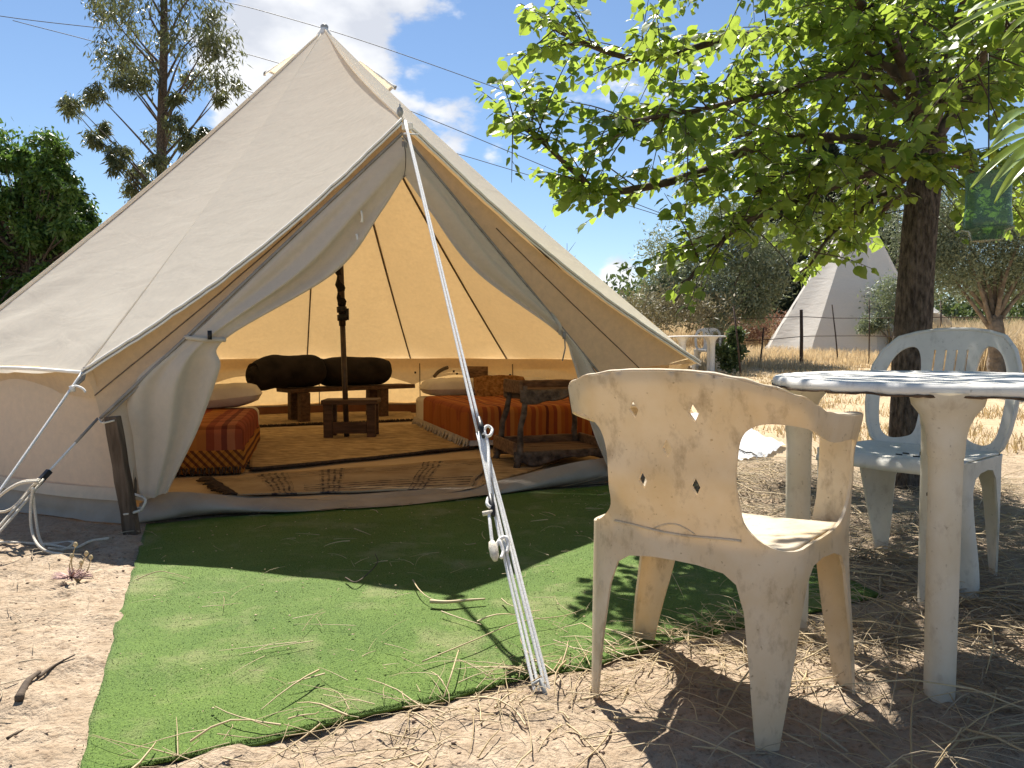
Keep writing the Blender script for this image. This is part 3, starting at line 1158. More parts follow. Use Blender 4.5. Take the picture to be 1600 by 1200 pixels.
cl_o = [(628, 209), (520, 309), (400, 422), (290, 526), (203, 608), (208, 690), (214, 745), (219, 778)]
cl_i = [(629, 276), (590, 335), (520, 425), (352, 528), (343, 572), (312, 660), (280, 728), (262, 765)]
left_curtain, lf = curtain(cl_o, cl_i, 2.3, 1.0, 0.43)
cr_o = [(630, 209), (700, 293), (780, 391), (860, 489), (928, 573), (948, 640), (955, 690), (958, 735)]
cr_i = [(630, 276), (668, 330), (740, 425), (868, 520), (888, 560), (905, 620), (925, 680), (945, 728)]
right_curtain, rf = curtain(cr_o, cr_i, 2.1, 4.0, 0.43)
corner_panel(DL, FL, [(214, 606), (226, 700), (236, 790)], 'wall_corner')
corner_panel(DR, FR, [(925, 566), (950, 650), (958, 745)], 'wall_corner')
# closed zip at the top of the door
zb = MB()
zb.tube([pp(628, v, FL, DN) + DN * 0.03 for v in (222, 240, 258, 278)], 0.008, 6)
zb.tube([pp(632, v, FL, DN) + DN * 0.03 for v in (224, 240, 258, 276)], 0.006, 6)
zb.build('door_zip', M_PIPING, tent)
# tie-backs
for cur, ff, tog, tail in ((left_curtain, lf, (327, 520), None), (right_curtain, rf, (869, 521), (866, 560))):
    t_ = MB()
    t_.tube([Vector(ff(u / 10, 0.43)) + DN * 0.018 for u in range(11)], 0.010, 6)
    tie = t_.build('curtain_tie', M_CURTAIN, cur)
    q = pp(tog[0], tog[1], FL, DN) + DN * 0.10
    k_ = MB(); k_.tube([q + Vector((0, 0, 0.02)), q - Vector((0, 0, 0.02))], 0.010, 8)
    if tail:
        e = pp(tail[0], tail[1], FL, DN) + DN * 0.10
        k_.tube([q, q.lerp(e, 0.5) + Vector((0.01, 0, 0)), e], 0.004, 5)
    k_.build('tie_toggle', M_BLACK if not tail else M_PIPING, cur)
# toggle loops and gathered flaps along the left curtain
for (u, v) in ((560, 330), (553, 366)):
    q = pp(u, v, FL, DN) + DN * 0.06
    lp = MB()
    lp.tube([q, q + Vector((0.006, 0, -0.03)), q + Vector((0.004, 0, -0.055))], [0.006, 0.004, 0.008], 6)
    lp.build('toggle_loop', M_HEM, left_curtain)

# rolled grey sill of the groundsheet across the doorway
sill_top = catmull([pp(u, v, FL - DN * 0.05, DN) for u, v in ((218, 786), (262, 769), (400, 776), (560, 781), (700, 770), (800, 746), (900, 722), (958, 714))], 60)
sill_bot = catmull([gp(u, v) + DN * 0.02 for u, v in ((215, 822), (350, 806), (500, 802), (640, 792), (760, 777), (880, 762), (968, 754))], 60)
sb = MB()


def sill(u, v):
    a, b = samp(sill_top, u), samp(sill_bot, u)
    p = a.lerp(b, v)
    n = mnoise.noise(Vector((u * 9, v * 1.5, 5))) + 0.5 * mnoise.noise(Vector((u * 31 + v * 6, v * 2, 8)))
    q = p + DN * (0.07 * math.sin(math.pi * min(1, v * 1.15)) + 0.018 * n) + Vector((0, 0, 0.012 * n * (1 - v)))
    q.z = max(q.z, 0.018)
    return q


sb.grid(sill, 110, 14)
ib = sill_top
sb.grid(lambda u, v: samp(sill_top, u) - DN * (0.10 * v) - Vector((0, 0, (samp(sill_top, u).z - 0.016) * v ** 0.7)), 110, 4)
sb.build('door_sill', M_PVC, tent)

# centre pole with its telescopic clamp
POLE_FOOT = CEN + Vector((0, 0, 0.014))
pb = MB()
knee = dp(535, 500, CEN.y)
pb.tube([POLE_FOOT, knee], 0.024, 14)
pole = pb.build('centre_pole', M_POLE, tent)
p2 = MB(); p2.tube([knee - Vector((0, 0, 0.05)), dp(531, 405, CEN.y), APEX - Vector((0, 0, 0.03))], 0.030, 14)
p2.build('pole_extension', M_POLE, pole)
kb = MB()
dirp = (APEX - knee).normalized()
for s in (0.0, 0.07):
    c = knee + dirp * (s + 0.02)
    kb.tube([c - dirp * 0.028, c - dirp * 0.024, c + dirp * 0.024, c + dirp * 0.028], [0.03, 0.044, 0.044, 0.03], 12)
kb.box(knee + dirp * 0.05 + Vector((0.04, 0, 0)), (0.035, 0.03, 0.10))
kb.build('pole_clamp', M_BLACK, pole)
wrp = MB()
c0, c1 = knee + dirp * 0.12, knee + dirp * 0.50
wrp.tube([c0.lerp(c1, t / 10) + Vector((0.008 * math.sin(t * 2.1), 0, 0)) for t in range(11)], [0.034 + 0.006 * math.sin(t * 1.7) for t in range(11)], 10)
wrp.build('cloth_wrap', M_BUNDLE, pole)

# half-moon window flap and a board on the rear wall
q = wall_pt(0.5, 0)


def rear_wall_at(u, v):
    """pixel on the inside of the rear wall"""
    d = pix_dir(u, v); c = Vector((0, 0, CAM_H))
    o = c - Vector((CEN.x, CEN.y, 0))
    a = d.x ** 2 + d.y ** 2; b = o.x * d.x + o.y * d.y; cc = o.x ** 2 + o.y ** 2 - 2.66 ** 2
    t = (-b + math.sqrt(b * b - a * cc)) / a
    return c + d * t


wn = MB()
arc = catmull([rear_wall_at(u, v) for u, v in ((678, 589), (684, 582), (692, 577), (700, 574))], 12)
wn.tube(arc, 0.022, 6)
wn.build('window_flap', M_SEAM, tent)
for (u, v) in ((649, 582), (709, 580), (714, 584), (797, 586)):
    q = rear_wall_at(u, v); e = MB(); e.tube([q + Vector((0, -0.01, 0.012)), q + Vector((0, -0.01, -0.012))], 0.012, 8)
    e.build('wall_toggle', M_BLACK, tent)
q = rear_wall_at(748, 580)
hb = MB(); hb.box(q + Vector((-0.02, -0.08, -0.02)), (0.28, 0.02, 0.16), Matrix.Rotation(-0.35, 3, 'Z'))
hb.build('headboard_plank', M_RUSTIC, tent)


# ------------------------------------------------------------------ inside the tent
def frame(o, xdir):
    """4x4 with x along xdir (horizontal), z up, origin o"""
    x = Vector((xdir[0], xdir[1], 0)).normalized()
    y = Vector((-x.y, x.x, 0))
    return Matrix(((x.x, y.x, 0, o[0]), (x.y, y.y, 0, o[1]), (0, 0, 1, o[2]), (0, 0, 0, 1)))


FLZ = 0.016


def soft_box(mb, M, sx, sy, sz, z0=0.0, rnd=0.05, nu=14, nv=14, sag=0.0, lump=0.0, seed=0):
    """rounded cushion-like block: x in [0,sx], y in [0,sy], z in [z0,z0+sz]"""
    vs, fs = [], []
    prof = []
    n = 5
    for i in range(n + 1):
        a = math.pi / 2 * i / n
        prof.append((rnd * (1 - math.sin(a)), z0 + sz - rnd * (1 - math.cos(a)) if False else z0 + sz - rnd + rnd * math.cos(a)))
    rings = [(0.0, z0)] + [(p[0], p[1]) for p in prof[::-1]]
    # perimeter walk
    per = []
    k = nu
    for i in range(k): per.append((i / k, 0.0))
    for i in range(k): per.append((1.0, i / k))
    for i in range(k): per.append((1 - i / k, 1.0))
    for i in range(k): per.append((0.0, 1 - i / k))
    for ins, z in rings:
        for (a, b) in per:
            x = ins + (sx - 2 * ins) * a; y = ins + (sy - 2 * ins) * b
            q = Vector((x, y, z))
            if lump: q += Vector((1, 1, 1)) * (lump * mnoise.noise(Vector((x * 4 + seed, y * 4, z * 5))))
            vs.append(M @ q)
    m = len(per)
    for r in range(len(rings) - 1):
        for i in range(m):
            fs.append((r * m + i, r * m + (i + 1) % m, (r + 1) * m + (i + 1) % m, (r + 1) * m + i))
    mb.add(vs, fs)
    ins = rings[-1][0]

    def top(u, v):
        x = ins + (sx - 2 * ins) * u; y = ins + (sy - 2 * ins) * v
        e = min(u, 1 - u, v, 1 - v)
        q = Vector((x, y, z0 + sz - sag * math.sin(math.pi * u) * math.sin(math.pi * v)))
        if lump: q += Vector((1, 1, 1)) * (lump * mnoise.noise(Vector((x * 4 + seed, y * 4, q.z * 5))))
        return M @ q
    mb.grid(top, nu, nv)


def pillow(name, M, sx, sy, h, mat, label, cat, seed=0, group=None):
    mb = MB()
    for sgn in (1, -1):
        def f(u, v):
            a, b = 2 * u - 1, 2 * v - 1
            e = max(0.0, (1 - abs(a) ** 3.5) * (1 - abs(b) ** 3.5)) ** 0.38
            cx = 1 - 0.06 * b * b; cy = 1 - 0.06 * a * a
            z = (h / 2) * e * (1 if sgn > 0 else 0.75) * sgn + 0.012 * e * mnoise.noise(Vector((a * 3 + seed, b * 5, sgn)))
            return M @ Vector((a * sx / 2 * cx, b * sy / 2 * cy, h * 0.42 + z))
        mb.grid(f, 20, 20, flip=sgn < 0)
    o = mb.build(name, mat, None)
    return tag(o, label, cat, 'pillows and cushions on the beds')


# --- double bed on the right
b_nl = gp(735, 703, FLZ); b_fl = gp(645, 661, FLZ)
bx = (b_fl - b_nl); bx.z = 0; bed_len = 2.05; bx.normalize()
bM = frame(b_nl, (bx.y, -bx.x, 0))              # x: across to the right, y: towards the head
STOPS_BED = [(0.0, (0.36, 0.115, 0.03)), (0.10, (0.42, 0.16, 0.04)), (0.20, (0.28, 0.075, 0.03)), (0.30, (0.45, 0.19, 0.05)), (0.36, (0.34, 0.10, 0.03)),
             (0.44, (0.40, 0.15, 0.04)), (0.52, (0.13, 0.035, 0.022)), (0.58, (0.38, 0.13, 0.035)), (0.68, (0.26, 0.065, 0.03)), (0.76, (0.46, 0.20, 0.055)), (0.84, (0.36, 0.12, 0.03)), (0.92, (0.30, 0.085, 0.03))]
acr = (bM.to_3x3() @ Vector((1, 0, 0)))
M_BLANKET = striped_mat('orange striped blanket', acr, 0.40, STOPS_BED, bx, 0.33, 0.4)
bed = empty('double_bed', (b_nl.x, b_nl.y, FLZ))
tag(bed, 'low wide bed with orange striped blanket and fringed base inside the tent', 'bed', 'beds in the tent')
mb = MB(); soft_box(mb, bM, 1.42, bed_len, 0.27, 0.03, 0.05, lump=0.006); mb.build('mattress', M_SHEET, bed)
mb = MB(); soft_box(mb, bM @ Matrix.Translation((-0.018, -0.02, 0)), 1.46, bed_len * 0.80, 0.25, 0.075, 0.055, lump=0.012, seed=3)
mb.build('blanket', M_BLANKET, bed)
mb = MB()
for i in range(58):
    t = i / 57
    for (p, q) in (((-0.03, t * bed_len * 0.98), (-0.05, 0)), ):
        x0, y0 = p
        a = Vector((x0 + 0.008, y0, 0.085)); b = Vector((x0 - 0.012 + rng.uniform(-.02, .01), y0 + rng.uniform(-.02, .02), 0.004))
        mb.tube([bM @ a, bM @ a.lerp(b, 0.5), bM @ b], [0.011, 0.009, 0.005], 5)
mb.build('fringe', M_FRINGE, bed)['kind'] = 'stuff'
headM = bM @ Matrix.Translation((0.36, bed_len * 0.90, 0.30))
pillow('pillow', headM, 0.70, 0.46, 0.20, M_SHEET, 'plump beige pillow at the head of the double bed beside the dark bundles', 'pillow', 1)
pillow('pillow', bM @ Matrix.Translation((1.08, bed_len * 0.90, 0.30)), 0.70, 0.46, 0.20, M_SHEET, 'plump beige pillow at the head of the double bed behind the rustic stand', 'pillow', 7)
fm = bM @ Matrix.Translation((0.74, bed_len * 0.74, 0.36)) @ Matrix.Rotation(R(52), 4, 'X')
pillow('fur_cushion', fm, 0.56, 0.30, 0.12, M_FUR, 'fluffy rust brown cushion leaning on the beige pillows', 'cushion', 3)

# --- single bed on the left
l_nr = gp(374, 740, FLZ); l_fr = gp(352, 690, FLZ)
ly = Vector((-0.26, 0.966, 0))
lM = frame(l_nr, (ly.y, -ly.x, 0)) @ Matrix.Translation((-0.92, 0, 0))
sb_ = empty('single_bed', tuple(lM @ Vector((0.46, 0, 0))))
tag(sb_, 'narrow low bed with orange plaid blanket half hidden by a tied door curtain', 'bed', 'beds in the tent')
lac = lM.to_3x3() @ Vector((1, 0, 0))
M_PLAID = striped_mat('orange plaid blanket', lac, 0.34, [(0.0, (0.40, 0.15, 0.04)), (0.16, (0.25, 0.06, 0.03)), (0.30, (0.36, 0.11, 0.055)), (0.42, (0.17, 0.045, 0.03)), (0.52, (0.37, 0.14, 0.07)), (0.66, (0.27, 0.065, 0.03)), (0.8, (0.43, 0.17, 0.04))], ly, 0.22, 0.8)
mb = MB(); soft_box(mb, lM, 0.92, 1.95, 0.25, 0.03, 0.05, lump=0.006); mb.build('mattress', M_SHEET, sb_)
mb = MB(); soft_box(mb, lM @ Matrix.Translation((-0.02, -0.02, 0)), 0.96, 1.62, 0.165, 0.14, 0.06, lump=0.014, seed=9); pl = mb.build('blanket', M_PLAID, sb_)
M_ZIGZAG = striped_mat('ochre woven border', (lac + Vector((0, 0, 0.9))), 0.05, [(0.0, (0.40, 0.17, 0.03)), (0.55, (0.13, 0.045, 0.018))], (lac - Vector((0, 0, 0.9))), 0.05, 0.75)
mb = MB(); soft_box(mb, lM @ Matrix.Translation((-0.026, -0.028, 0)), 0.972, 1.63, 0.145, 0.01, 0.02, lump=0.006, seed=9); mb.build('woven_border', M_ZIGZAG, sb_)
mb = MB()
for i in range(46):
    x0 = i / 45 * 0.93
    a = Vector((x0, -0.035, 0.05)); b = Vector((x0 + rng.uniform(-.01, .01), -0.05, 0.004))
    mb.tube([lM @ a, lM @ b], [0.007, 0.004], 5)
mb.build('fringe', M_FRINGE_DARK, sb_)['kind'] = 'stuff'
pillow('pillow', lM @ Matrix.Translation((0.58, 1.62, 0.28)) @ Matrix.Rotation(R(-6), 4, 'Y'), 0.80, 0.46, 0.22, M_SHEET,
       'white pillow on the plaid single bed beside the left curtain', 'pillow', 5)

# --- long bench with two black rolled blankets
bn0, bn1 = gp(473, 661, FLZ), gp(604, 652, FLZ)
bd = bn1 - bn0; bd.z = 0
blen = bd.length
bnM = frame(bn0, bd)
bench = empty('low_bench', tuple(bn0))
tag(bench, 'long dark wooden bench at the back of the tent holding rolled black blankets', 'bench')
mb = MB()
mb.box(bnM @ Vector((blen / 2 + 0.12, 0.16, 0.345)), (blen + 0.52, 0.36, 0.045), bnM.to_3x3(), 0.003)
mb.build('seat_plank', M_WOOD, bench, False, bevel=0.006)
for (x, y) in ((0.03, 0.03), (0.03, 0.28), (blen - 0.03, 0.03), (blen - 0.03, 0.28)):
    mb = MB(); mb.box(bnM @ Vector((x, y, 0.161)), (0.105, 0.085, 0.32), bnM.to_3x3(), 0.004)
    mb.build('leg', M_WOOD, bench, False, bevel=0.005)
BZ = 0.37


def bundle(x0, x1, r, seed, label, droop):
    mb = MB()
    nseg, nr = 26, 30
    ln = x1 - x0

    def f(u, v):
        x = x0 + ln * u
        a = 2 * math.pi * v
        endf = 1 - 0.24 * abs(2 * u - 1) ** 7
        rr = r * endf * (1 + 0.05 * mnoise.noise(Vector((u * 4, math.cos(a) * 1.3 + seed, math.sin(a) * 1.3))) + 0.02 * math.sin(3 * a + 9 * u + seed) + 0.02 * abs(mnoise.noise(Vector((u * 9, a * 3, seed)))))
        cz = r * 0.86 - droop * max(0, 0.30 - u) * 1.0
        y = 0.16 + rr * 1.06 * math.cos(a)
        z = BZ + cz + rr * 0.88 * math.sin(a)
        if x > -0.10: z = max(z, BZ + 0.003)
        return bnM @ Vector((x, y, z))
    mb.grid(f, nseg, nr)
    # rolled ends: shallow spiral discs
    for e, sgn in ((0.0, -1), (1.0, 1)):
        def g(u, v):
            p = Vector(f(e, v)); c = bnM @ Vector((x0 + ln * e, 0.16, BZ + r * 0.86 - (droop * 0.30 if e == 0 else 0)))
            q = p.lerp(c, u)
            w = 0.018 * math.sin(u * 16 + v * 6.28) * (1 - u * 0.3)
            return q + bnM.to_3x3() @ Vector((sgn * (0.045 * math.sin(u * 1.57) + w), 0, 0))
        mb.grid(g, 10, nr)
    o = mb.build('rolled_blanket', M_BUNDLE)
    return tag(o, label, 'blanket', 'rolled blankets on the bench')


rb1 = bundle(-0.46, 0.28, 0.20, 1.0, 'rolled black blanket overhanging the bench end beside the left curtain', 0.12)
rb2 = bundle(0.29, 1.10, 0.185, 5.0, 'rolled black blanket on the bench end beside the double bed', 0.0)

# --- small stool
st = gp(541, 689, FLZ)
sM = frame(st + Vector((0.0, 0.22, 0)), (1, 0.05))
stool = empty('wooden_stool', tuple(sM.translation))
tag(stool, 'small dark wooden stool standing behind the centre pole', 'stool')
mb = MB(); mb.box(sM @ Vector((0, 0, 0.325)), (0.48, 0.30, 0.04), sM.to_3x3(), 0.003); mb.build('seat', M_WOOD, stool, False, bevel=0.006)
for sx in (-1, 1):
    for sy in (-1, 1):
        mb = MB(); mb.box(sM @ Vector((sx * 0.185, sy * 0.10, 0.152)), (0.075, 0.06, 0.304), sM.to_3x3(), 0.003); mb.build('leg', M_WOOD, stool, False, bevel=0.004)
mb = MB(); mb.box(sM @ Vector((0, -0.10, 0.10)), (0.294, 0.035, 0.10), sM.to_3x3()); mb.build('stretcher', M_WOOD, stool, False, bevel=0.004)

# --- rustic two-tier stand
rs = gp(858, 722, FLZ)
rM = frame(rs, (0.95, 0.30))
stand = empty('rustic_stand', tuple(rs))
tag(stand, 'rustic two-tier wooden stand with bark edges just inside the tent door', 'stand')
for zt, w, dpt in ((0.50, 0.50, 0.36), (0.10, 0.62, 0.46)):
    for i in range(4):
        mb = MB(); mb.box(rM @ Vector((0, -dpt / 2 + dpt * (i + 0.5) / 4, zt)), (w, dpt / 4 - 0.006, 0.022), rM.to_3x3(), 0.002)
        mb.build('plank', M_RUSTIC, stand, False, bevel=0.003)
    for y in (-dpt / 2 - 0.008, dpt / 2 + 0.008):
        mb = MB()

        def bark(u, v, y=y, w=w, zt=zt):
            x = -w / 2 - 0.02 + (w + 0.04) * u
            low = -0.055 - 0.025 * mnoise.noise(Vector((u * 6, y * 9, zt * 5))) - 0.02 * math.sin(u * 7)
            high = 0.014 if y < 0 else 0.06
            return rM @ Vector((x, y + 0.012 * mnoise.noise(Vector((u * 8, v * 4, y))), zt + high + (low - high) * v))
        mb.grid(bark, 22, 6)
        mb.build('edge_board', M_BARK_BOARD if y < 0 else M_RUSTIC, stand, True, solid=0.022)
    for x in (-w / 2 - 0.012, w / 2 + 0.012):
        mb = MB(); mb.box(rM @ Vector((x, 0, zt + 0.03)), (0.02, dpt, 0.085), rM.to_3x3(), 0.004); mb.build('end_board', M_RUSTIC, stand, False, bevel=0.004)
for sx in (-1, 1):
    for sy in (-1, 1):
        a = rM @ Vector((sx * 0.31, sy * 0.24, 0.0)); b = rM @ Vector((sx * 0.225, sy * 0.165, 0.54))
        mb = MB()
        mb.tube([a.lerp(b, t / 6) + Vector((0.008 * math.sin(t * 2 + sx), 0.006 * math.cos(t * 2.4), 0)) for t in range(7)], [0.023, 0.021, 0.022, 0.019, 0.021, 0.018, 0.017], 9)
        mb.build('leg', M_BARK_BOARD, stand)


# --- rugs
def rug(name, corners, mat, label, z, thick=0.008, nu=60, nv=24, wrinkle=0.006):
    c = [gp(u, v, z) for u, v in corners]      # near-left, near-right, far-right, far-left
    mb = MB()

    def f(u, v):
        p = c[0].lerp(c[1], u).lerp(c[3].lerp(c[2], u), v)
        p = p + Vector((0.012 * mnoise.noise(Vector((v * 6, u * 6, 2))), 0.015 * mnoise.noise(Vector((u * 7, v * 7, 6))), 0))
        return (p.x, p.y, z + thick + wrinkle * (0.5 + mnoise.noise(Vector((p.x * 2.2, p.y * 5, 1)))))
    mb.grid(f, nu, nv)
    me = mb.mesh(name)
    at = me.attributes.new('weave', 'FLOAT_VECTOR', 'POINT')
    vals = []
    for j in range(nv + 1):
        for i in range(nu + 1):
            vals.extend((i / nu, j / nv, 0.0))
    at.data.foreach_set('vector', vals)
    o = link_mesh(name, me, mat)
    md = o.modifiers.new('thickness', 'SOLIDIFY'); md.thickness = thick; md.offset = -1
    return tag(o, label, 'rug', 'rugs on the tent floor'), c, f


def tassels(o, f, side, n, mat, length):
    mb = MB()
    for i in range(n):
        t = (i + 0.5) / n
        u, v = (t, 0.0) if side == 'near' else (t, 1.0) if side == 'far' else (0.0, t) if side == 'left' else (1.0, t)
        p = Vector(f(u, v))
        d = Vector((rng.uniform(-.3, .3), -1, 0)) if side == 'near' else Vector((rng.uniform(-.3, .3), 1, 0)) if side == 'far' else Vector((-1 if side == 'left' else 1, rng.uniform(-.4, .4), 0))
        q = p + d * length * rng.uniform(0.6, 1.2)
        mb.tube([p, p.lerp(q, .5) + Vector((0, 0, 0.006)), Vector((q.x, q.y, p.z - 0.002))], [0.008, 0.010, 0.004], 5)
    mb.build('tassels', mat, o)['kind'] = 'stuff'


r1, c1, f1 = rug('rug', ((372, 668), (650, 657), (640, 641), (385, 648)), M_RUG_TAN, 'pale tan rug with dark tassels at the rear of the tent', FLZ + 0.002)
tassels(r1, f1, 'near', 90, M_FRINGE_DARK, 0.06)
r2, c2, f2 = rug('rug', ((392, 737), (742, 701), (690, 664), (384, 672)), M_RUG_TAN, 'large sandy brown rug under the stool and centre pole', FLZ + 0.006, wrinkle=0.010)
eb = MB()
eb.tube([Vector(f2(t / 40, 0.0)) + Vector((0, -0.004, 0.002)) for t in range(41)], 0.010, 6)
eb.build('dark_binding', M_FRINGE_DARK, r2)
tassels(r2, f2, 'left', 22, M_FRINGE_DARK, 0.10)
r3, c3, f3 = rug('kilim_rug', ((372, 776), (735, 764), (770, 716), (330, 750)), M_KILIM, 'faded kilim rug with broken dark lines inside the doorway', FLZ + 0.003)
tassels(r3, f3, 'left', 34, M_FRINGE_DARK, 0.09)
r4, c4, f4 = rug('rug', ((752, 762), (875, 722), (850, 708), (765, 716)), M_RUG_TAN, 'small brown rug under the rustic stand', FLZ + 0.001)


# ------------------------------------------------------------------ guy ropes, stake
def sagline(a, b, sag, n=24):
    return [a.lerp(b, t / n) - Vector((0, 0, sag * 4 * (t / n) * (1 - t / n))) for t in range(n + 1)]


def wobble(pts, amp, seed):
    return [p + Vector((amp * mnoise.noise(Vector((i * .35, seed, 0))), amp * mnoise.noise(Vector((i * .35, seed, 5))), 0)) for i, p in enumerate(pts)]


PEG = gp(852, 1088)
PEG.z = gz(PEG.x, PEG.y) - 0.03
HOOK = PEAK + Vector((0.02, -0.06, -0.02))
guy = empty('guy_rope', tuple(PEG))
tag(guy, 'doubled white guy rope with toggles running from door peak to ground', 'rope', 'guy ropes of the tent')
d_ = (HOOK - PEG)
side = Vector((1, 0.26, 0)).normalized()


def on_rope(t, off=0.0):
    return PEG + d_ * t + side * off


t0_ = 0.30
mb = MB(); mb.tube([on_rope(t0_ + (1 - t0_) * i / 20, 0.006 * (1 - i / 40)) for i in range(21)], 0.0046, 8); mb.build('strand', M_ROPE, guy)
mb = MB(); mb.tube([on_rope(t0_ + (1 - t0_) * i / 20, -0.006 * (1 - i / 40)) for i in range(21)], 0.0046, 8); mb.build('strand', M_ROPE, guy)
for off in (-0.016, -0.005, 0.010, 0.019):
    mb = MB(); mb.tube([on_rope(t0_ * i / 20 + 0.001, off * (1 - 0.55 * (i / 20) ** 2)) + Vector((0, 0.004 * math.sin(i * .5 + off * 90), 0)) for i in range(21)], 0.0042, 8)
    mb.build('strand', M_ROPE, guy)


def rope_bit(pts, name='loop', r=0.0048, mat=None):
    m_ = MB(); m_.tube(catmull(pts, 26), r, 7)
    return m_.build(name, mat or M_ROPE, guy)


def rp(u, v, back=0.0):
    """pixel at the rope's own distance"""
    best, bt = 1e9, 0
    for i in range(200):
        q = proj(on_rope(i / 200))
        if q and abs(q[1] - v) < best: best, bt = abs(q[1] - v), i / 200
    return dp(u, v, on_rope(bt).y - 0.015 + back)


mb = MB(); mb.tube([rp(748, 652), rp(752, 668), rp(757, 684)], [0.006, 0.010, 0.007], 8); mb.build('runner', M_BLACK, guy)
rope_bit([rp(755, 680), rp(758, 668), rp(764, 666), rp(769, 672), rp(766, 680), rp(759, 681), rp(757, 674)])
rope_bit([rp(760, 682), rp(763, 700), rp(764, 730), rp(766, 770), rp(771, 800)])
mb = MB(); mb.tube([rp(765, 772), rp(769, 790), rp(771, 806)], [0.006, 0.009, 0.006], 8); mb.build('runner', M_BLACK, guy)
rope_bit([rp(763, 778), rp(761, 786), rp(765, 792), rp(770, 790)])
mb = MB(); mb.tube([rp(754, 803), rp(770, 800)], 0.007, 8); mb.build('toggle', M_ROPE_OLD, guy)
rope_bit([rp(764, 803), rp(766, 820), rp(769, 848)])
mb = MB(); mb.tube([rp(768, 846), rp(771, 856), rp(773, 868), rp(774, 876)], [0.008, 0.013, 0.012, 0.006], 9); mb.build('knot', M_ROPE_OLD, guy)
rope_bit([rp(774, 864), rp(777, 850), rp(783, 841), rp(791, 840), rp(794, 850), rp(792, 864)])
rope_bit([rp(776, 850), rp(781, 846), rp(786, 862), rp(783, 872)])
mb = MB(); mb.tube([PEG + Vector((0.02, -0.03, -0.05)), PEG + Vector((0.0, 0.0, 0.03)), PEG + Vector((-0.012, 0.02, 0.055)), PEG + Vector((-0.03, 0.012, 0.045))], [0.006, 0.006, 0.006, 0.005], 7); mb.build('peg', M_STEEL, guy)
# hook and fitting at the peak
mb = MB(); mb.box(PEAK + Vector((0.03, -0.055, -0.045)), (0.05, 0.02, 0.035)); mb.build('buckle', M_HEM, guy, False, bevel=0.004)
mb = MB(); mb.tube([on_rope(0.955, -0.02), on_rope(0.955, 0.05)], 0.004, 6); mb.build('toggle', M_ROPE, guy)
mb = MB(); mb.lathe([(0.0, -0.05), (0.022, -0.03), (0.03, 0.0), (0.024, 0.03), (0.008, 0.045), (0.006, 0.07), (0, 0.072)], 12, Matrix.Translation(PEAK + Vector((-0.008, -0.03, 0.03))) @ Matrix.Scale(0.55, 4))
mb.build('peak_finial', M_STEEL, tent)

# wooden stake at the left door foot
sk0, sk1 = gp(212, 832) + Vector((0.0, -0.015, -0.05)), None
sk1 = dp(176, 652, sk0.y - 0.01)
stk = MB()
zz = (sk1 - sk0)
Mx = Matrix(((0.97, 0.2, 0), (-0.2, 0.97, 0), (0, 0, 1)))
secs = 8
vs, fs = [], []
for i in range(secs + 1):
    c = sk0 + zz * (i / secs)
    w, dpt = 0.032 + 0.002 * math.sin(i * 2.1), 0.020
    for (a, b) in ((-w, -dpt), (w, -dpt * 0.9), (w * 0.95, dpt), (-w, dpt)):
        vs.append(c + Mx @ Vector((a + 0.002 * rng.uniform(-1, 1), b, 0.008 * rng.uniform(-1, 1) if i == secs else 0)))
for i in range(secs):
    for k in range(4):
        fs.append((i * 4 + k, i * 4 + (k + 1) % 4, (i + 1) * 4 + (k + 1) % 4, (i + 1) * 4 + k))
fs.append((secs * 4, secs * 4 + 1, secs * 4 + 2, secs * 4 + 3))
stk.add(vs, fs)
so = stk.build('wooden_stake', M_STAKE, None, False, bevel=0.004)
tag(so, 'weathered wooden stake leaning at the left foot of the tent door', 'stake')
lb = MB()
w0 = gp(212, 832) + zz * 0.17
lb.tube([w0 + Vector((0.042 * math.cos(a), 0.032 * math.sin(a), 0.008 * math.sin(a + 1))) for a in [i * 2 * math.pi / 16 for i in range(16)]], 0.006, 6, closed=True)
lb.tube(catmull([w0 + Vector((0.042, -0.01, 0)), w0 + Vector((0.06, 0, 0.05)), FL + Vector((0.02, -0.02, 0.14))], 8), 0.006, 6)
lb.build('rope_loop', M_ROPE_OLD, so)
lb = MB()
t0__ = sk1 - zz * 0.02
lb.tube(catmull([t0__ + Vector((0.02, -0.025, 0)), t0__ + Vector((-0.03, -0.03, -0.01)), DL + Vector((0.01, -0.03, 0.0))], 8), 0.004, 6)
lb.build('lashing', M_ROPE_OLD, so)

# left guy ropes, running out past the frame
peg2 = gp(-75, 905); peg2.z = gz(peg2.x, peg2.y) - 0.02
g1 = empty('guy_rope', tuple(peg2))
tag(g1, 'white guy rope from the left roof corner beside the stake', 'rope', 'guy ropes of the tent')
mb = MB(); mb.tube(sagline(CL + Vector((0, -0.005, 0)), peg2 + Vector((-0.05, 0, 0)), 0.004), 0.0052, 8); mb.build('strand', M_ROPE, g1)
q = CL.lerp(peg2, 0.10)
mb = MB(); mb.tube([CL + Vector((0.01, 0, 0.02)), CL + Vector((0, -0.004, -0.03)), q], [0.010, 0.009, 0.006], 8); mb.build('runner', M_PIPING, g1)
mb = MB(); mb.tube(catmull([q, q + Vector((0.02, -0.01, 0.012)), q + Vector((0.05, -0.01, 0.0)), q + Vector((0.062, -0.012, -0.015))], 10), 0.005, 6)
mb.tube([q + Vector((-0.004, 0, 0.012)), q + Vector((0.004, -0.002, -0.012))], 0.011, 8); mb.build('knot', M_ROPE, g1)

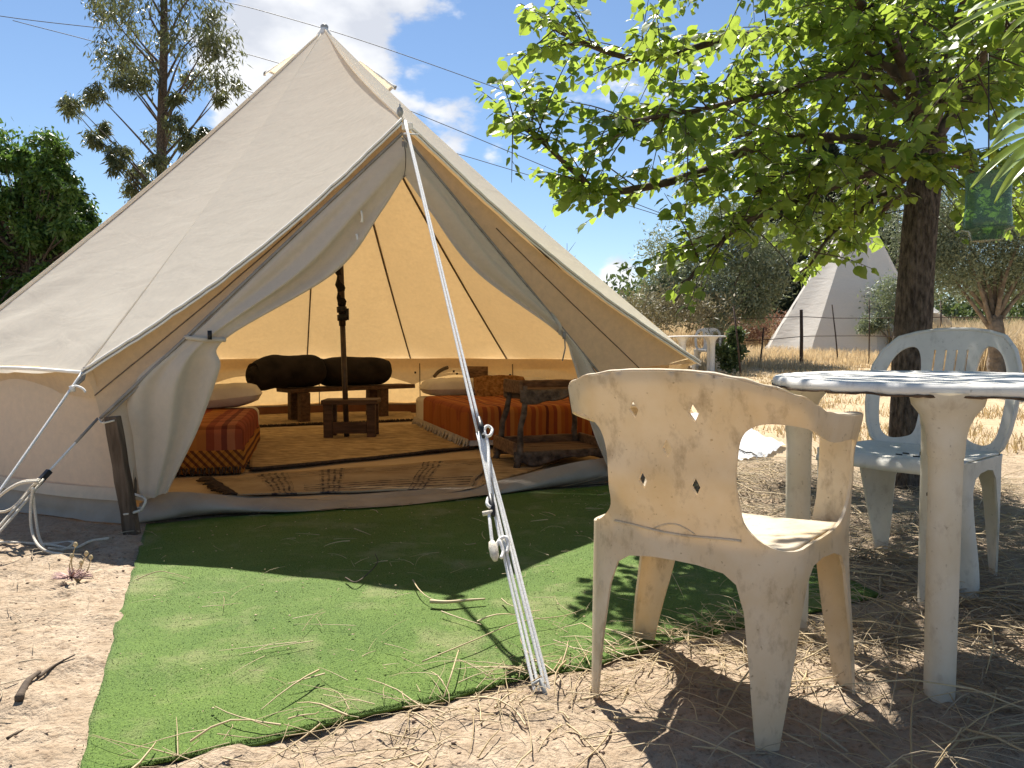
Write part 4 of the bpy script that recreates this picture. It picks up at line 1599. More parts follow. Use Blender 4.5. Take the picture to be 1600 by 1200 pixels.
g2 = empty('guy_rope', tuple(peg2 + Vector((0.1, 0.05, 0))))
tag(g2, 'cream guy rope with black runner and loose coils beside the left tent wall', 'rope', 'guy ropes of the tent')
RUN = dp(66, 748, 3.05)
a_ = DL + Vector((0, -0.02, 0))
mb = MB(); mb.tube(sagline(a_, RUN, 0.0), 0.0048, 8); mb.build('strand', M_ROPE, g2)
mb = MB(); mb.tube([a_ + (RUN - a_) * 0.0, a_ + (RUN - a_) * 0.42], 0.0062, 8); mb.build('grey_sleeve', M_PIPING, g2)
rd = (RUN - a_).normalized()
mb = MB(); mb.box(RUN, (0.022, 0.022, 0.085), rd.to_track_quat('Z', 'Y').to_matrix()); mb.build('runner', M_BLACK, g2, False, bevel=0.003)
e1 = gp(-60, 885); e1.z = 0.0
for o1 in (0.0, 0.02):
    mb = MB(); mb.tube(sagline(RUN + Vector((o1 - 0.01, -0.008, 0)), e1 + Vector((o1, 0, 0)), 0.01), 0.0056, 8); mb.build('strand', M_ROPE_OLD, g2)


def coil(pix, y, r=0.0055, ys=None):
    pts = []
    for i, (u, v) in enumerate(pix):
        p = dp(u, v, y + (ys[i] if ys else 0.0))
        p.z = max(p.z, gz(p.x, p.y) + r * 0.6)
        pts.append(p)
    m_ = MB(); m_.tube(catmull(pts, 40), r, 8); m_.build('coil', M_ROPE_OLD, g2)


coil([(62, 750), (35, 753), (8, 768), (-12, 790), (0, 800), (22, 792), (48, 762), (60, 754)], 3.0)
coil([(60, 752), (30, 756), (0, 775), (-20, 800), (-30, 830)], 2.98)
coil([(52, 762), (48, 790), (49, 825), (58, 850), (75, 862), (98, 866)], 2.96, ys=[0, 0, -.02, -.1, -.14, -.16])
coil([(50, 762), (54, 795), (60, 835), (68, 855)], 2.97, ys=[0, 0, -.03, -.1])
# end of the rope lying on the sand


def ground_coil(pix, r=0.0055, mat=None, name='coil', parent=None):
    pts = []
    for (u, v) in pix:
        p = gp(u, v); p.z = gz(p.x, p.y) + r * 0.9; pts.append(p)
    m_ = MB(); m_.tube([p for p in catmull(pts, 50)], r, 8)
    return m_.build(name, mat or M_ROPE_OLD, parent or g2)


ground_coil([(98, 866), (120, 860), (142, 852), (170, 846)])
ground_coil([(-40, 857), (10, 856), (55, 857), (80, 860), (110, 864)])
ground_coil([(62, 858), (85, 852), (115, 855), (100, 866), (76, 864)])


# ------------------------------------------------------------------ moulded chairs
def in_poly(x, y, poly):
    c = False
    j = len(poly) - 1
    for i in range(len(poly)):
        xi, yi = poly[i]; xj, yj = poly[j]
        if (yi > y) != (yj > y) and x < (xj - xi) * (y - yi) / (yj - yi) + xi:
            c = not c
        j = i
    return c


def resample(poly, step, closed=True):
    out = []
    n = len(poly)
    for i in range(n if closed else n - 1):
        a, b = poly[i], poly[(i + 1) % n]
        l = math.hypot(b[0] - a[0], b[1] - a[1])
        k = max(1, int(round(l / step)))
        for t in range(k):
            out.append((a[0] + (b[0] - a[0]) * t / k, a[1] + (b[1] - a[1]) * t / k))
    return out


def spline2(pts, n, closed=True):
    m = len(pts)
    out = []
    if closed:
        for k in range(n):
            t = k / n * m
            i = int(t) % m; f = t - int(t)
            a, b, c, d = (Vector(pts[(i + q) % m]) for q in (-1, 0, 1, 2))
            p = 0.5 * ((2 * b) + (c - a) * f + (2 * a - 5 * b + 4 * c - d) * f * f + (3 * b - a - 3 * c + d) * f ** 3)
            out.append((p.x, p.y))
    return out


def sheet(outline, holes, fmap, split, step, thick, mats, parent, inner=None):
    """cut a flat outline with holes, bend it through fmap(s, z), give it thickness, deal the faces out to parts by split(s, z)"""
    pts, edges = [], []
    for loop in [outline] + holes:
        b = len(pts)
        pts += [Vector(p) for p in loop]
        edges += [(b + i, b + (i + 1) % len(loop)) for i in range(len(loop))]
    xs = [p[0] for p in outline]; ys = [p[1] for p in outline]
    x = min(xs) + step * 0.5
    border = [p for l in [outline] + holes for p in l]
    B = np.array(border)
    while x < max(xs):
        y = min(ys) + step * 0.5
        while y < max(ys):
            if in_poly(x, y, outline) and not any(in_poly(x, y, h) for h in holes):
                if np.min((B[:, 0] - x) ** 2 + (B[:, 1] - y) ** 2) > (0.45 * step) ** 2:
                    pts.append(Vector((x, y)))
            y += step
        x += step
    V, E, F, *_ = delaunay_2d_cdt(pts, edges, [], 0, 1e-5)
    tris = []
    for f in F:
        cx = sum(V[i].x for i in f) / 3; cy = sum(V[i].y for i in f) / 3
        if in_poly(cx, cy, outline) and not any(in_poly(cx, cy, h) for h in holes):
            tris.append(tuple(f))
    top, bot = [], []
    e = 1e-3
    for v in V:
        p = fmap(v.x, v.y)
        n = (fmap(v.x + e, v.y) - fmap(v.x - e, v.y)).cross(fmap(v.x, v.y + e) - fmap(v.x, v.y - e))
        n = n.normalized() if n.length > 1e-12 else Vector((0, 0, 1))
        top.append(p + n * thick / 2); bot.append(p - n * thick / 2)
    cnt = {}
    for t in tris:
        for i in range(3):
            a, b = t[i], t[(i + 1) % 3]
            cnt[(min(a, b), max(a, b))] = cnt.get((min(a, b), max(a, b)), 0) + 1
    groups = {}
    for t in tris:
        cx = sum(V[i].x for i in t) / 3; cy = sum(V[i].y for i in t) / 3
        groups.setdefault(split(cx, cy), []).append(t)
    made = []
    for key, ts in groups.items():
        vs, fs, mp = [], [], {}

        def vid(i, s):
            if (i, s) not in mp:
                mp[(i, s)] = len(vs); vs.append(top[i] if s else bot[i])
            return mp[(i, s)]
        for t in ts:
            a, b, c = t
            fs.append((vid(a, 1), vid(b, 1), vid(c, 1)))
            fs.append((vid(c, 0), vid(b, 0), vid(a, 0)))
            for i in range(3):
                p, q = t[i], t[(i + 1) % 3]
                if cnt[(min(p, q), max(p, q))] == 1:
                    k = len(vs)
                    vs.extend([top[p], top[q], bot[q], bot[p]])     # own corners: a crisp moulded edge
                    fs.append((k + 3, k + 2, k + 1, k))
        mb = MB(); mb.add(vs, fs)
        made.append(mb.build(key[0], mats, parent))
    return made


def lerp_tab(tab, z):
    if z <= tab[0][0]: return tab[0][1]
    for (a, va), (b, vb) in zip(tab, tab[1:]):
        if z <= b:
            t = (z - a) / (b - a); t = t * t * (3 - 2 * t)
            return va + (vb - va) * t
    return tab[-1][1]


def u_path(s):
    """plan of the chair shell, nominal: straight back, round corner, side, small front return"""
    sg = 1 if s >= 0 else -1
    s = abs(s)
    if s < 0.14: return sg * s, -0.21
    s -= 0.14
    L1 = 0.09 * math.pi / 2
    if s < L1:
        a = s / 0.09
        return sg * (0.14 + 0.09 * math.sin(a)), -0.12 - 0.09 * math.cos(a)
    s -= L1
    if s < 0.30: return sg * 0.23, -0.12 + s
    s -= 0.30
    L2 = 0.035 * math.pi / 2
    if s < L2:
        a = s / 0.035
        return sg * (0.195 + 0.035 * math.cos(a)), 0.18 + 0.035 * math.sin(a)
    s -= L2
    return sg * (0.195 - s), 0.215


def seat_patch(mb, M, Wf, Ybf, Yff, z0, dish=0.018, lip=0.05, slots=True, half=0.23):
    def f(u, v):
        X, y = 2 * u - 1, v
        yy = -0.205 + 0.415 * v
        # half width follows the rounded rear corners
        hw = 0.222
        if yy < -0.12:
            q = min(1.0, (-0.12 - yy) / 0.088)
            hw = 0.13 + 0.092 * math.sqrt(max(0, 1 - q * q))
        x = X * hw
        z = z0 - dish * (1 - X * X) * math.sin(math.pi * min(1, v * 1.05)) + 0.006 * X * X
        if v > 0.86:
            q = (v - 0.86) / 0.14
            z -= lip * (1 - math.cos(q * math.pi / 2)); yy = -0.205 + 0.415 * 0.86 + 0.058 * math.sin(q * math.pi / 2) * 1.15
        wx = Wf(z0, 0.12 + 0.5 * v) / 0.23
        ty = (yy + 0.21) / 0.43
        return M @ Vector((x * wx, Ybf(z0) + (Yff(z0) - Ybf(z0)) * ty, z))
    mb.grid(f, 30, 34)
    return f


def moulded_chair(name, M, mat, low=True):
    def W(z, s=0.0):
        k = float(smooth(0.28, 0.55, abs(s)))
        r_ = lerp_tab([(0, 0.225), (0.38, 0.236), (0.50, 0.240), (0.66, 0.268), (0.80, 0.266)], z)
        f_ = lerp_tab([(0, 0.280), (0.38, 0.250), (0.54, 0.258), (0.66, 0.278), (0.80, 0.278)], z)
        return r_ + (f_ - r_) * k
    Yb = lambda z: lerp_tab([(0, -0.222), (0.40, -0.200), (0.55, -0.235), (0.80, -0.29)], z)
    Yf = lambda z: lerp_tab([(0, 0.168), (0.42, 0.212), (0.66, 0.205)], z)

    def fmap(s, z):
        x, y = u_path(s)
        t = (y + 0.21) / 0.43
        return M @ Vector((x * W(z, s) / 0.23, Yb(z) + (Yf(z) - Yb(z)) * t, z))
    root = empty(name, tuple(M.translation))
    SZ = 0.392 if low else 0.432
    if low:
        half = [(0, 0.750), (0.05, 0.749), (0.09, 0.746), (0.14, 0.737), (0.19, 0.722), (0.24, 0.703), (0.30, 0.682), (0.36, 0.665), (0.44, 0.655), (0.50, 0.650), (0.575, 0.648), (0.64, 0.647)]
        tail = [(0.672, 0.640), (0.680, 0.625), (0.674, 0.55), (0.676, 0.44), (0.682, 0.39), (0.676, 0.33), (0.662, 0.18), (0.640, 0.0), (0.588, 0.0), (0.566, 0.18), (0.548, 0.29), (0.520, 0.332), (0.47, 0.348),
                (0.40, 0.352), (0.345, 0.345), (0.312, 0.315), (0.286, 0.24), (0.262, 0.12), (0.238, 0.0), (0.188, 0.0), (0.170, 0.14), (0.150, 0.27), (0.132, 0.322), (0.105, 0.340), (0.05, 0.347)]
    else:
        half = [(0, 0.432), (0.1, 0.432), (0.25, 0.432), (0.40, 0.432), (0.575, 0.432), (0.66, 0.432)]
        tail = [(0.678, 0.43), (0.684, 0.40), (0.680, 0.37), (0.664, 0.20), (0.642, 0.0), (0.588, 0.0), (0.562, 0.20), (0.540, 0.335), (0.515, 0.375), (0.47, 0.390),
                (0.40, 0.394), (0.345, 0.388), (0.312, 0.355), (0.284, 0.24), (0.262, 0.12), (0.238, 0.0), (0.188, 0.0), (0.170, 0.14), (0.150, 0.30), (0.132, 0.360), (0.105, 0.382), (0.05, 0.388)]
    right = half + tail
    outline = right + [(0.0, SZ - 0.044)] + [(-a, b) for a, b in right[1:][::-1]]
    outline = resample(outline, 0.013)
    holes = []
    if low:
        arm = [(0.150, 0.44), (0.140, 0.50), (0.133, 0.57), (0.138, 0.624), (0.170, 0.652), (0.23, 0.648), (0.31, 0.624), (0.38, 0.605), (0.44, 0.598), (0.530, 0.595), (0.566, 0.585), (0.577, 0.55),
               (0.574, 0.49), (0.552, 0.440), (0.50, 0.408), (0.42, 0.397), (0.32, 0.394), (0.21, 0.398)]
        sp = spline2(arm, 90)
        holes += [sp, [(-a, b) for a, b in sp]]
        for (s, z) in ((-0.057, 0.668), (0.057, 0.668), (0.0, 0.590), (-0.057, 0.516), (0.057, 0.516)):
            holes.append([(s, z + 0.019), (s + 0.0095, z), (s, z - 0.019), (s - 0.0095, z)])

    def split(s, z):
        if z < SZ - 0.10 and abs(s) > 0.40: return ('leg', s > 0, 1)
        if z < SZ - 0.10: return ('leg', s > 0, 0)
        if z < SZ + 0.008: return ('seat_skirt', 0, 0)
        if abs(s) > 0.20: return ('armrest', s > 0, 0)
        return ('backrest', 0, 0)
    parts = sheet(outline, holes, fmap, split, 0.014, 0.0065, mat, root)
    # seat
    mb = MB()
    seat_patch(mb, M, W, Yb, Yf, SZ)
    seat = mb.build('seat', mat, root, solid=0.006, offset=-1)
    for (x, y) in ((-0.03, -0.02), (0.03, -0.02), (-0.03, 0.03), (0.03, 0.03)):
        mb = MB(); mb.box(M @ Vector((x, y, SZ - 0.0145)), (0.022, 0.005, 0.004), M.to_3x3()); mb.build('drain_slot', M_BLACK, seat, False)
    if low:
        back = [o for o in parts if o.name.startswith('backrest')][0]
        arms = [o for o in parts if o.name.startswith('armrest')]
        # rolled rim inside the top edge, widening into the flat arm tops
        ztop = lambda s: lerp_tab([(a, b) for a, b in half], abs(s))
        for a0, a1, par in ((-0.20, 0.20, back), (0.20, 0.585, arms[0] if arms else back), (-0.585, -0.20, arms[-1] if arms else back)):
            mb = MB()

            def rim(u, v):
                s = a0 + (a1 - a0) * u
                z = ztop(s) - 0.001
                p = fmap(s, z)
                c = M @ Vector((0, -0.02, z))
                t = (fmap(s + 0.002, ztop(s + 0.002)) - fmap(s - 0.002, ztop(s - 0.002))).normalized()
                n = Vector((0, 0, 1)).cross(t)
                if n.length < 1e-6: n = (c - p)
                n.normalize()
                if n.dot(c - p) < 0: n = -n
                w = 0.013 + 0.036 * float(smooth(0.22, 0.45, abs(s)))
                return p + n * (w * v) + Vector((0, 0, 0.004 * math.sin(v * math.pi) - 0.004 * v))
            mb.grid(rim, 40, 5)
            mb.build('rolled_rim', mat, par, solid=0.007)
        # front face of each arm post and shallow moulded line across the back
        mb = MB()
        mb.tube([fmap(-0.140 + 0.28 * t / 24, 0.408 - 0.004 * math.cos((t / 24 - 0.5) * 6)) - (M.to_3x3() @ Vector((0, 0.004, 0))) for t in range(25)], 0.003, 5)
        mb.tube([fmap(-0.045 + 0.09 * t / 12, 0.410 + 0.016 * math.sin(math.pi * t / 12)) - (M.to_3x3() @ Vector((0, 0.0035, 0))) for t in range(13)], 0.0018, 5)
        mb.build('moulded_line', mat, back)
    else:
        # tall open back: broad hoop, slotted splat
        def bmap(s, z):
            y = -0.205 + 1.15 * s * s - 0.24 * (z - 0.43) - 0.05 * (z - 0.43) ** 2
            return M @ Vector((s * 1.07, y, z))
        hoop = [(0.0, 0.868), (0.06, 0.866), (0.12, 0.856), (0.175, 0.838), (0.215, 0.79), (0.238, 0.73), (0.245, 0.66), (0.242, 0.58), (0.232, 0.51), (0.215, 0.455), (0.19, 0.425)]
        out2 = hoop + [(-a, b) for a, b in hoop[1:][::-1]]
        out2 = resample(out2, 0.012)
        tear = [(0.105, 0.46), (0.155, 0.452), (0.188, 0.48), (0.202, 0.55), (0.206, 0.63), (0.198, 0.71), (0.178, 0.765), (0.150, 0.795), (0.118, 0.80), (0.098, 0.765), (0.088, 0.69), (0.080, 0.61), (0.078, 0.53), (0.085, 0.48)]
        sp = spline2(tear, 70)
        hs = [sp, [(-a, b) for a, b in sp]]
        for s in (-0.054, -0.018, 0.018, 0.054):
            hs.append([(s - 0.0035, 0.56), (s + 0.0035, 0.56), (s + 0.0035, 0.79), (s - 0.0035, 0.79)])

        def split2(s, z):
            return ('back_splat', 0, 0) if abs(s) < 0.092 and z < 0.79 else ('back_hoop', 0, 0)
        sheet(out2, hs, bmap, split2, 0.014, 0.008, mat, root)
        rm = MB()
        ring_ = [bmap(a, b) for a, b in out2]
        rm.tube(ring_, 0.008, 6, closed=True)
        rm.build('back_rim', mat, root)
    return root


# near chair, seen from behind
c1M = frame(Vector((0.468, 1.722, gz(0.468, 1.722) - 0.006)), (0.788, -0.616))
ch1 = moulded_chair('plastic_armchair', c1M, M_PLASTIC_Y, True)
tag(ch1, 'yellowed plastic armchair with diamond cut-outs on the edge of the mat', 'chair', 'plastic garden chairs')
# pale chair beyond the table
c2M = frame(Vector((1.425, 2.655, gz(1.425, 2.655) - 0.006)), (-0.60, 0.80))
ch2 = moulded_chair('plastic_chair', c2M, M_PLASTIC_G, False)
tag(ch2, 'pale grey plastic chair with slotted round back between table and tree', 'chair', 'plastic garden chairs')


# ------------------------------------------------------------------ round plastic table
def round_table(name, M, r, H, mat_top, mat_leg, leg_r, dirt=True, n=72, legs=((1, 0), (0, 1), (-1, 0), (0, -1)), lr=0.033):
    root = empty(name, tuple(M.translation))
    mb = MB()
    prof = [(0.0, H - 0.004), (r * 0.55, H - 0.004), (r * 0.90, H - 0.003), (r * 0.955, H), (r * 0.985, H - 0.002), (r, H - 0.010), (r * 1.002, H - 0.018), (r * 0.995, H - 0.026), (r * 0.985, H - 0.026), (r * 0.98, H - 0.02), (r * 0.9, H - 0.014), (0.0, H - 0.014)]
    vs, fs = [], []
    for i, (rr, z) in enumerate(prof):
        for k in range(n):
            a = 2 * math.pi * k / n
            w = 0.0
            if rr > r * 0.9:
                w = 0.0004 * math.sin(a * 9) + 0.0014 * mnoise.noise(Vector((math.cos(a) * 4, math.sin(a) * 4, 0)))
                if 6 <= i <= 8: w += 0.004 * mnoise.noise(Vector((math.cos(a) * 9, math.sin(a) * 9, 3)))
            vs.append(M @ Vector((rr * math.cos(a), rr * math.sin(a), z + w)))
    for i in range(len(prof) - 1):
        for k in range(n):
            fs.append((i * n + k, i * n + (k + 1) % n, (i + 1) * n + (k + 1) % n, (i + 1) * n + k))
    mb.add(vs, fs)
    top = mb.build('table_top', mat_top, root)
    if dirt:
        mb = MB()

        def lipf(u, v):
            a = 2 * math.pi * u
            w = 0.0004 * math.sin(a * 9) + 0.0014 * mnoise.noise(Vector((math.cos(a) * 4, math.sin(a) * 4, 0))) + 0.004 * mnoise.noise(Vector((math.cos(a) * 9, math.sin(a) * 9, 3)))
            chip = 0.0035 * max(0, mnoise.noise(Vector((math.cos(a) * 30, math.sin(a) * 30, 7))))
            z = H - 0.0265 + w + (0.004 + chip * 2.5) * (v - 0.5)
            return M @ Vector(((r * 0.997 + 0.0015) * math.cos(a), (r * 0.997 + 0.0015) * math.sin(a), z))
        mb.grid(lipf, 220, 2)
        mb.build('peeling_lip', M_RIM_DIRT, top, solid=0.003)
    for (a, b) in legs:
        c = Vector((a, b, 0)) * leg_r
        mb = MB()
        Lm = M @ Matrix.Translation(c)
        mb.lathe([(lr * 0.93, -0.02), (lr * 0.97, H * 0.3), (lr, H * 0.72), (lr * 1.03, H - 0.165), (lr * 1.09, H - 0.162), (lr * 1.13, H - 0.125), (lr * 1.30, H - 0.095), (lr * 1.62, H - 0.070), (lr * 2.1, H - 0.048), (lr * 2.3, H - 0.018)], 26, Lm)
        lg = mb.build('leg', mat_leg, root)
        mb = MB()
        mb.tube([Lm @ Vector((lr * 1.01 * math.cos(t), lr * 1.01 * math.sin(t), H - 0.163)) for t in [i * 2 * math.pi / 24 for i in range(24)]], 0.0018, 5, closed=True)
        mb.build('collar_seam', M_RIM_DIRT, lg)
        mb = MB()
        for zz_, aa in ((0.47, -1.75), (0.20, -1.85)):
            q = Lm @ Vector((lr * 0.99 * math.cos(aa), lr * 0.99 * math.sin(aa), zz_))
            mb.tube([q, q + (Lm.to_3x3() @ Vector((math.cos(aa), math.sin(aa), 0))) * 0.002], 0.0042, 8)
        mb.build('rivet', M_RIM_DIRT, lg)
    return root


TF, TL = gp(1467, 1098), gp(1238, 1003)
tdir = (TF - TL)
TC = Vector((1.125, 1.965, 0))
f_dir = (TF - TC); f_dir.z = 0
tM = frame(Vector((TC.x, TC.y, gz(TC.x, TC.y) + 0.0)), f_dir) @ Matrix.Rotation(R(0.6), 4, 'Y')
# legs: near one along local +x, left one where the picture shows it
l_loc = tM.inverted() @ TL
lr_ = f_dir.length
tb_ = round_table('round_table', tM, 0.415, 0.722, M_PLASTIC_T, M_PLASTIC_L, lr_, True, legs=((1, 0), (0, -1), (-1, 0), (0, 1)), lr=0.034)
tag(tb_, 'round white plastic table with a chipped dirty rim beside the yellowed armchair', 'table', 'plastic garden tables')

# ------------------------------------------------------------------ far white table and chair by the hedge
fc = gp(1092, 588, 0.27)
fz = gz(fc.x, fc.y)
fM = frame(Vector((fc.x - 0.05, fc.y, fz)), (0.8, 0.6))
ft = round_table('round_table', fM, 0.55, 0.72, M_PLASTIC_W, M_PLASTIC_W, 0.38, False, 40, lr=0.045)
tag(ft, 'white plastic table standing on dry grass behind the bell tent', 'table', 'plastic garden tables')
fcM = frame(Vector((fc.x + 0.35, fc.y + 0.75, gz(fc.x + 0.35, fc.y + 0.75))), (-0.95, 0.3))
fch = moulded_chair('plastic_chair', fcM, M_PLASTIC_W, False)
tag(fch, 'white plastic chair drawn up behind the far white table', 'chair', 'plastic garden chairs')

# ------------------------------------------------------------------ crumpled clear plastic sheet with a dark cord over it
pc = [gp(1118, 728, 0.05), gp(1205, 712, 0.05), gp(1228, 690, 0.06), gp(1150, 650, 0.16), gp(1060, 662, 0.12)]
m_, N_, L_, out_ = new_mat('cloudy plastic film')
p_ = node(N_, 'ShaderNodeBsdfPrincipled', i_Roughness=0.28)
f_, h_ = noise_fac(N_, L_, 7.0, 6.0)
L_.new(mixc(N_, L_, f_, (0.62, 0.63, 0.64), (0.82, 0.83, 0.84)), p_.inputs['Base Color'])
L_.new(bump(N_, L_, h_, 0.8, 0.05), p_.inputs['Normal'])
t_ = N_.new('ShaderNodeBsdfTransparent'); t_.inputs[0].default_value = (0.9, 0.92, 0.93, 1)
mx_ = N_.new('ShaderNodeMixShader'); mx_.inputs[0].default_value = 0.2
L_.new(p_.outputs[0], mx_.inputs[1]); L_.new(t_.outputs[0], mx_.inputs[2]); L_.new(mx_.outputs[0], out_.inputs[0])
M_FILM = m_
mb = MB()


def film(u, v):
    a = pc[4].lerp(pc[0], v); b = pc[3].lerp(pc[2], v)
    p = a.lerp(b, u)
    if v > 0.5: p = p.lerp(pc[0].lerp(pc[1], min(1, u * 1.4)).lerp(pc[2], max(0, u - 0.7) * 3.3), (v - 0.5) * 0.9)
    z = gz(p.x, p.y) + 0.025 + 0.20 * (1 - v) ** 1.5 * (1 - 0.55 * u) + 0.035 * abs(mnoise.noise(Vector((u * 5, v * 5, 0)))) + 0.010 * mnoise.noise(Vector((u * 16, v * 16, 2)))
    return (p.x, p.y, z)


mb.grid(film, 46, 36)
pf = mb.build('plastic_sheet', M_FILM)
tag(pf, 'crumpled cloudy plastic sheet lying over straw between tent and table', 'plastic sheet')
cd = MB()
cd.tube([Vector(film(0.02 + 0.5 * t / 14, 0.1 + 0.9 * t / 14)) + Vector((0, 0, 0.012)) for t in range(15)] + [gp(1190, 752, 0.05), gp(1235, 790, 0.02)], 0.006, 6)
co = cd.build('dark_cord', M_CABLE, pf)


# ------------------------------------------------------------------ green fly trap hanging in the tree
def green_mat():
    m, N, L, out = new_mat('clear green plastic')
    tr = N.new('ShaderNodeBsdfTransparent'); tr.inputs[0].default_value = (0.60, 0.76, 0.62, 1)
    gl = node(N, 'ShaderNodeBsdfPrincipled', i_Roughness=0.18)
    gl.inputs['Base Color'].default_value = (0.10, 0.17, 0.12, 1)
    mx = N.new('ShaderNodeMixShader'); mx.inputs[0].default_value = 0.48
    L.new(tr.outputs[0], mx.inputs[1]); L.new(gl.outputs[0], mx.inputs[2]); L.new(mx.outputs[0], out.inputs[0])
    return m


M_GREEN = green_mat()
trap = empty('fly_trap', tuple(dp(1542, 378, 3.0)))
tag(trap, 'clear green plastic fly trap hanging from the tree beside the trunk', 'fly trap')
tm = Matrix.Translation(dp(1542, 376, 3.0))
mb = MB(); mb.lathe([(0.082, 0.045), (0.086, 0.07), (0.080, 0.12), (0.079, 0.22), (0.083, 0.245), (0.083, 0.256), (0.077, 0.262), (0.02, 0.266)], 28, tm); mb.build('jar', M_GREEN, trap)
mb = MB(); mb.lathe([(0.0, 0.0), (0.052, 0.0), (0.056, 0.004), (0.068, 0.036), (0.092, 0.044), (0.092, 0.049), (0.03, 0.047)], 28, tm); mb.build('base_tray', M_GREEN, trap)
TRAP_TOP = tm @ Vector((0, 0, 0.266))

# ------------------------------------------------------------------ white teepee beyond the fence
TP_Y = 22.0
tpz = gz(dp(1300, 545, TP_Y).x, TP_Y)
tl, tr_ = dp(1196, 545, TP_Y), dp(1448, 545, TP_Y)
tap = dp(1338, 310, TP_Y + 0.2)
tcx = (tl.x + tr_.x) / 2
trad = (tr_.x - tl.x) / 2
tp = empty('teepee', (tcx, TP_Y, tpz))
tag(tp, 'white canvas teepee behind the wire fence', 'teepee')
NT = 9
base_pts = []
for i in range(NT):
    a = 2 * math.pi * i / NT - 2.35
    base_pts.append(Vector((tcx + trad * 1.04 * math.cos(a), TP_Y + trad * math.sin(a), tpz - 0.05)))
apx = Vector((tap.x, TP_Y, tap.z))
for i in range(NT):
    a, b = base_pts[i], base_pts[(i + 1) % NT]
    mb = MB()

    def tpf(u, v):
        p = apx.lerp(a.lerp(b, u), 0.03 + 0.97 * v)
        inw = (Vector((tcx, TP_Y, p.z)) - p); inw.z = 0
        if inw.length > 1e-6: inw.normalize()
        return p + inw * (0.10 * math.sin(math.pi * u) * v + 0.05 * v * v * mnoise.noise(Vector((u * 2 + i, v * 14, i))))
    mb.grid(tpf, 10, 26)
    mb.build('canvas_panel', M_TEEPEE, tp)
for i in range(NT):
    mb = MB(); d = (apx - base_pts[i]).normalized()
    mb.tube([apx - d * 0.25, apx + d * (0.5 + 0.15 * (i % 3))], [0.04, 0.03], 7)
    mb.build('pole', M_STAKE, tp)
# low tunnel entrance on its right-hand side
en = MB()


def tun(u, v):
    a = math.pi * u
    y = TP_Y - trad * 0.3 - 1.2 * v
    x = tcx + trad * 0.62 + 0.85 * math.cos(a) * (1 - 0.12 * v)
    return (x, y, tpz + 1.45 * math.sin(a) * (1 - 0.25 * v) * (1 + 0.05 * math.sin(v * 12)))


en.grid(tun, 20, 14)
en.build('entrance_flap', M_TEEPEE, tp)

# ------------------------------------------------------------------ wire fences
FENCE_Y = 17.0
posts = [(1252, 484, 553, 0.040, 0.0), (1300, 476, 556, 0.016, -0.25), (1358, 468, 548, 0.014, 0.0), (1193, 512, 556, 0.02, 0.14), (1470, 470, 550, 0.02, 0.0)]
fence = empty('wire_fence', (dp(1252, 550, FENCE_Y).x, FENCE_Y, gz(dp(1252, 550, FENCE_Y).x, FENCE_Y)))
tag(fence, 'post and wire fence crossing in front of the teepee', 'fence')
for (u, v0, v1, rad, ln) in posts:
    b = dp(u, v1, FENCE_Y); t = dp(u, v0, FENCE_Y)
    b.z = gz(b.x, b.y) - 0.05
    b.x -= ln * 0.6
    mb = MB(); mb.tube([b, b.lerp(t, 0.5) + Vector((0.01, 0, 0)), t], [rad * 1.1, rad, rad * 0.9], 8); mb.build('post', M_IRON, fence)
for (v0, v1, v2) in ((497, 497, 496), (531, 525, 527)):
    mb = MB()
    mb.tube(catmull([dp(1100, v0 + 3, FENCE_Y), dp(1193, v0, FENCE_Y), dp(1252, v0 - (2 if v0 < 510 else 5), FENCE_Y), dp(1300, v1, FENCE_Y), dp(1358, v1, FENCE_Y), dp(1470, v2, FENCE_Y), dp(1640, v2, FENCE_Y)], 60), 0.009, 5)
    mb.build('wire', M_IRON, fence)
ls = dp(1158, 566, 14.0); ls.z = gz(ls.x, 14.0) - 0.03
mb = MB(); mb.tube([ls, ls.lerp(dp(1146, 478, 14.0), .5) + Vector((0.01, 0, 0)), dp(1146, 478, 14.0)], [0.02, 0.016, 0.014], 7)
o = mb.build('leaning_stick', M_IRON); tag(o, 'thin dark stick stuck leaning in the ground behind the far table', 'stick')


# ------------------------------------------------------------------ vegetation
def rand_rot(n, g):
    """n random unit vectors"""
    v = g.normal(size=(n, 3)); v /= np.linalg.norm(v, axis=1)[:, None]
    return v


def leaf_cards(P, D, Nn, ln, wd):
    """pointed leaves as two-triangle folded diamonds: base P, direction D, normal Nn (arrays)"""
    D = D / np.linalg.norm(D, axis=1)[:, None]
    S = np.cross(D, Nn); S /= (np.linalg.norm(S, axis=1)[:, None] + 1e-9)
    U = np.cross(S, D)
    ln = ln[:, None]; wd = wd[:, None]
    a = P; b = P + D * ln * 0.45 + S * wd * 0.5 - U * wd * 0.12
    c = P + D * ln; d = P + D * ln * 0.45 - S * wd * 0.5 - U * wd * 0.12
    V = np.stack([a, b, c, d], 1).reshape(-1, 3)
    i = np.arange(len(P))[:, None] * 4
    F = np.concatenate([i + np.array([[0, 1, 2]]), i + np.array([[0, 2, 3]])], 1).reshape(-1, 3)
    return V, F


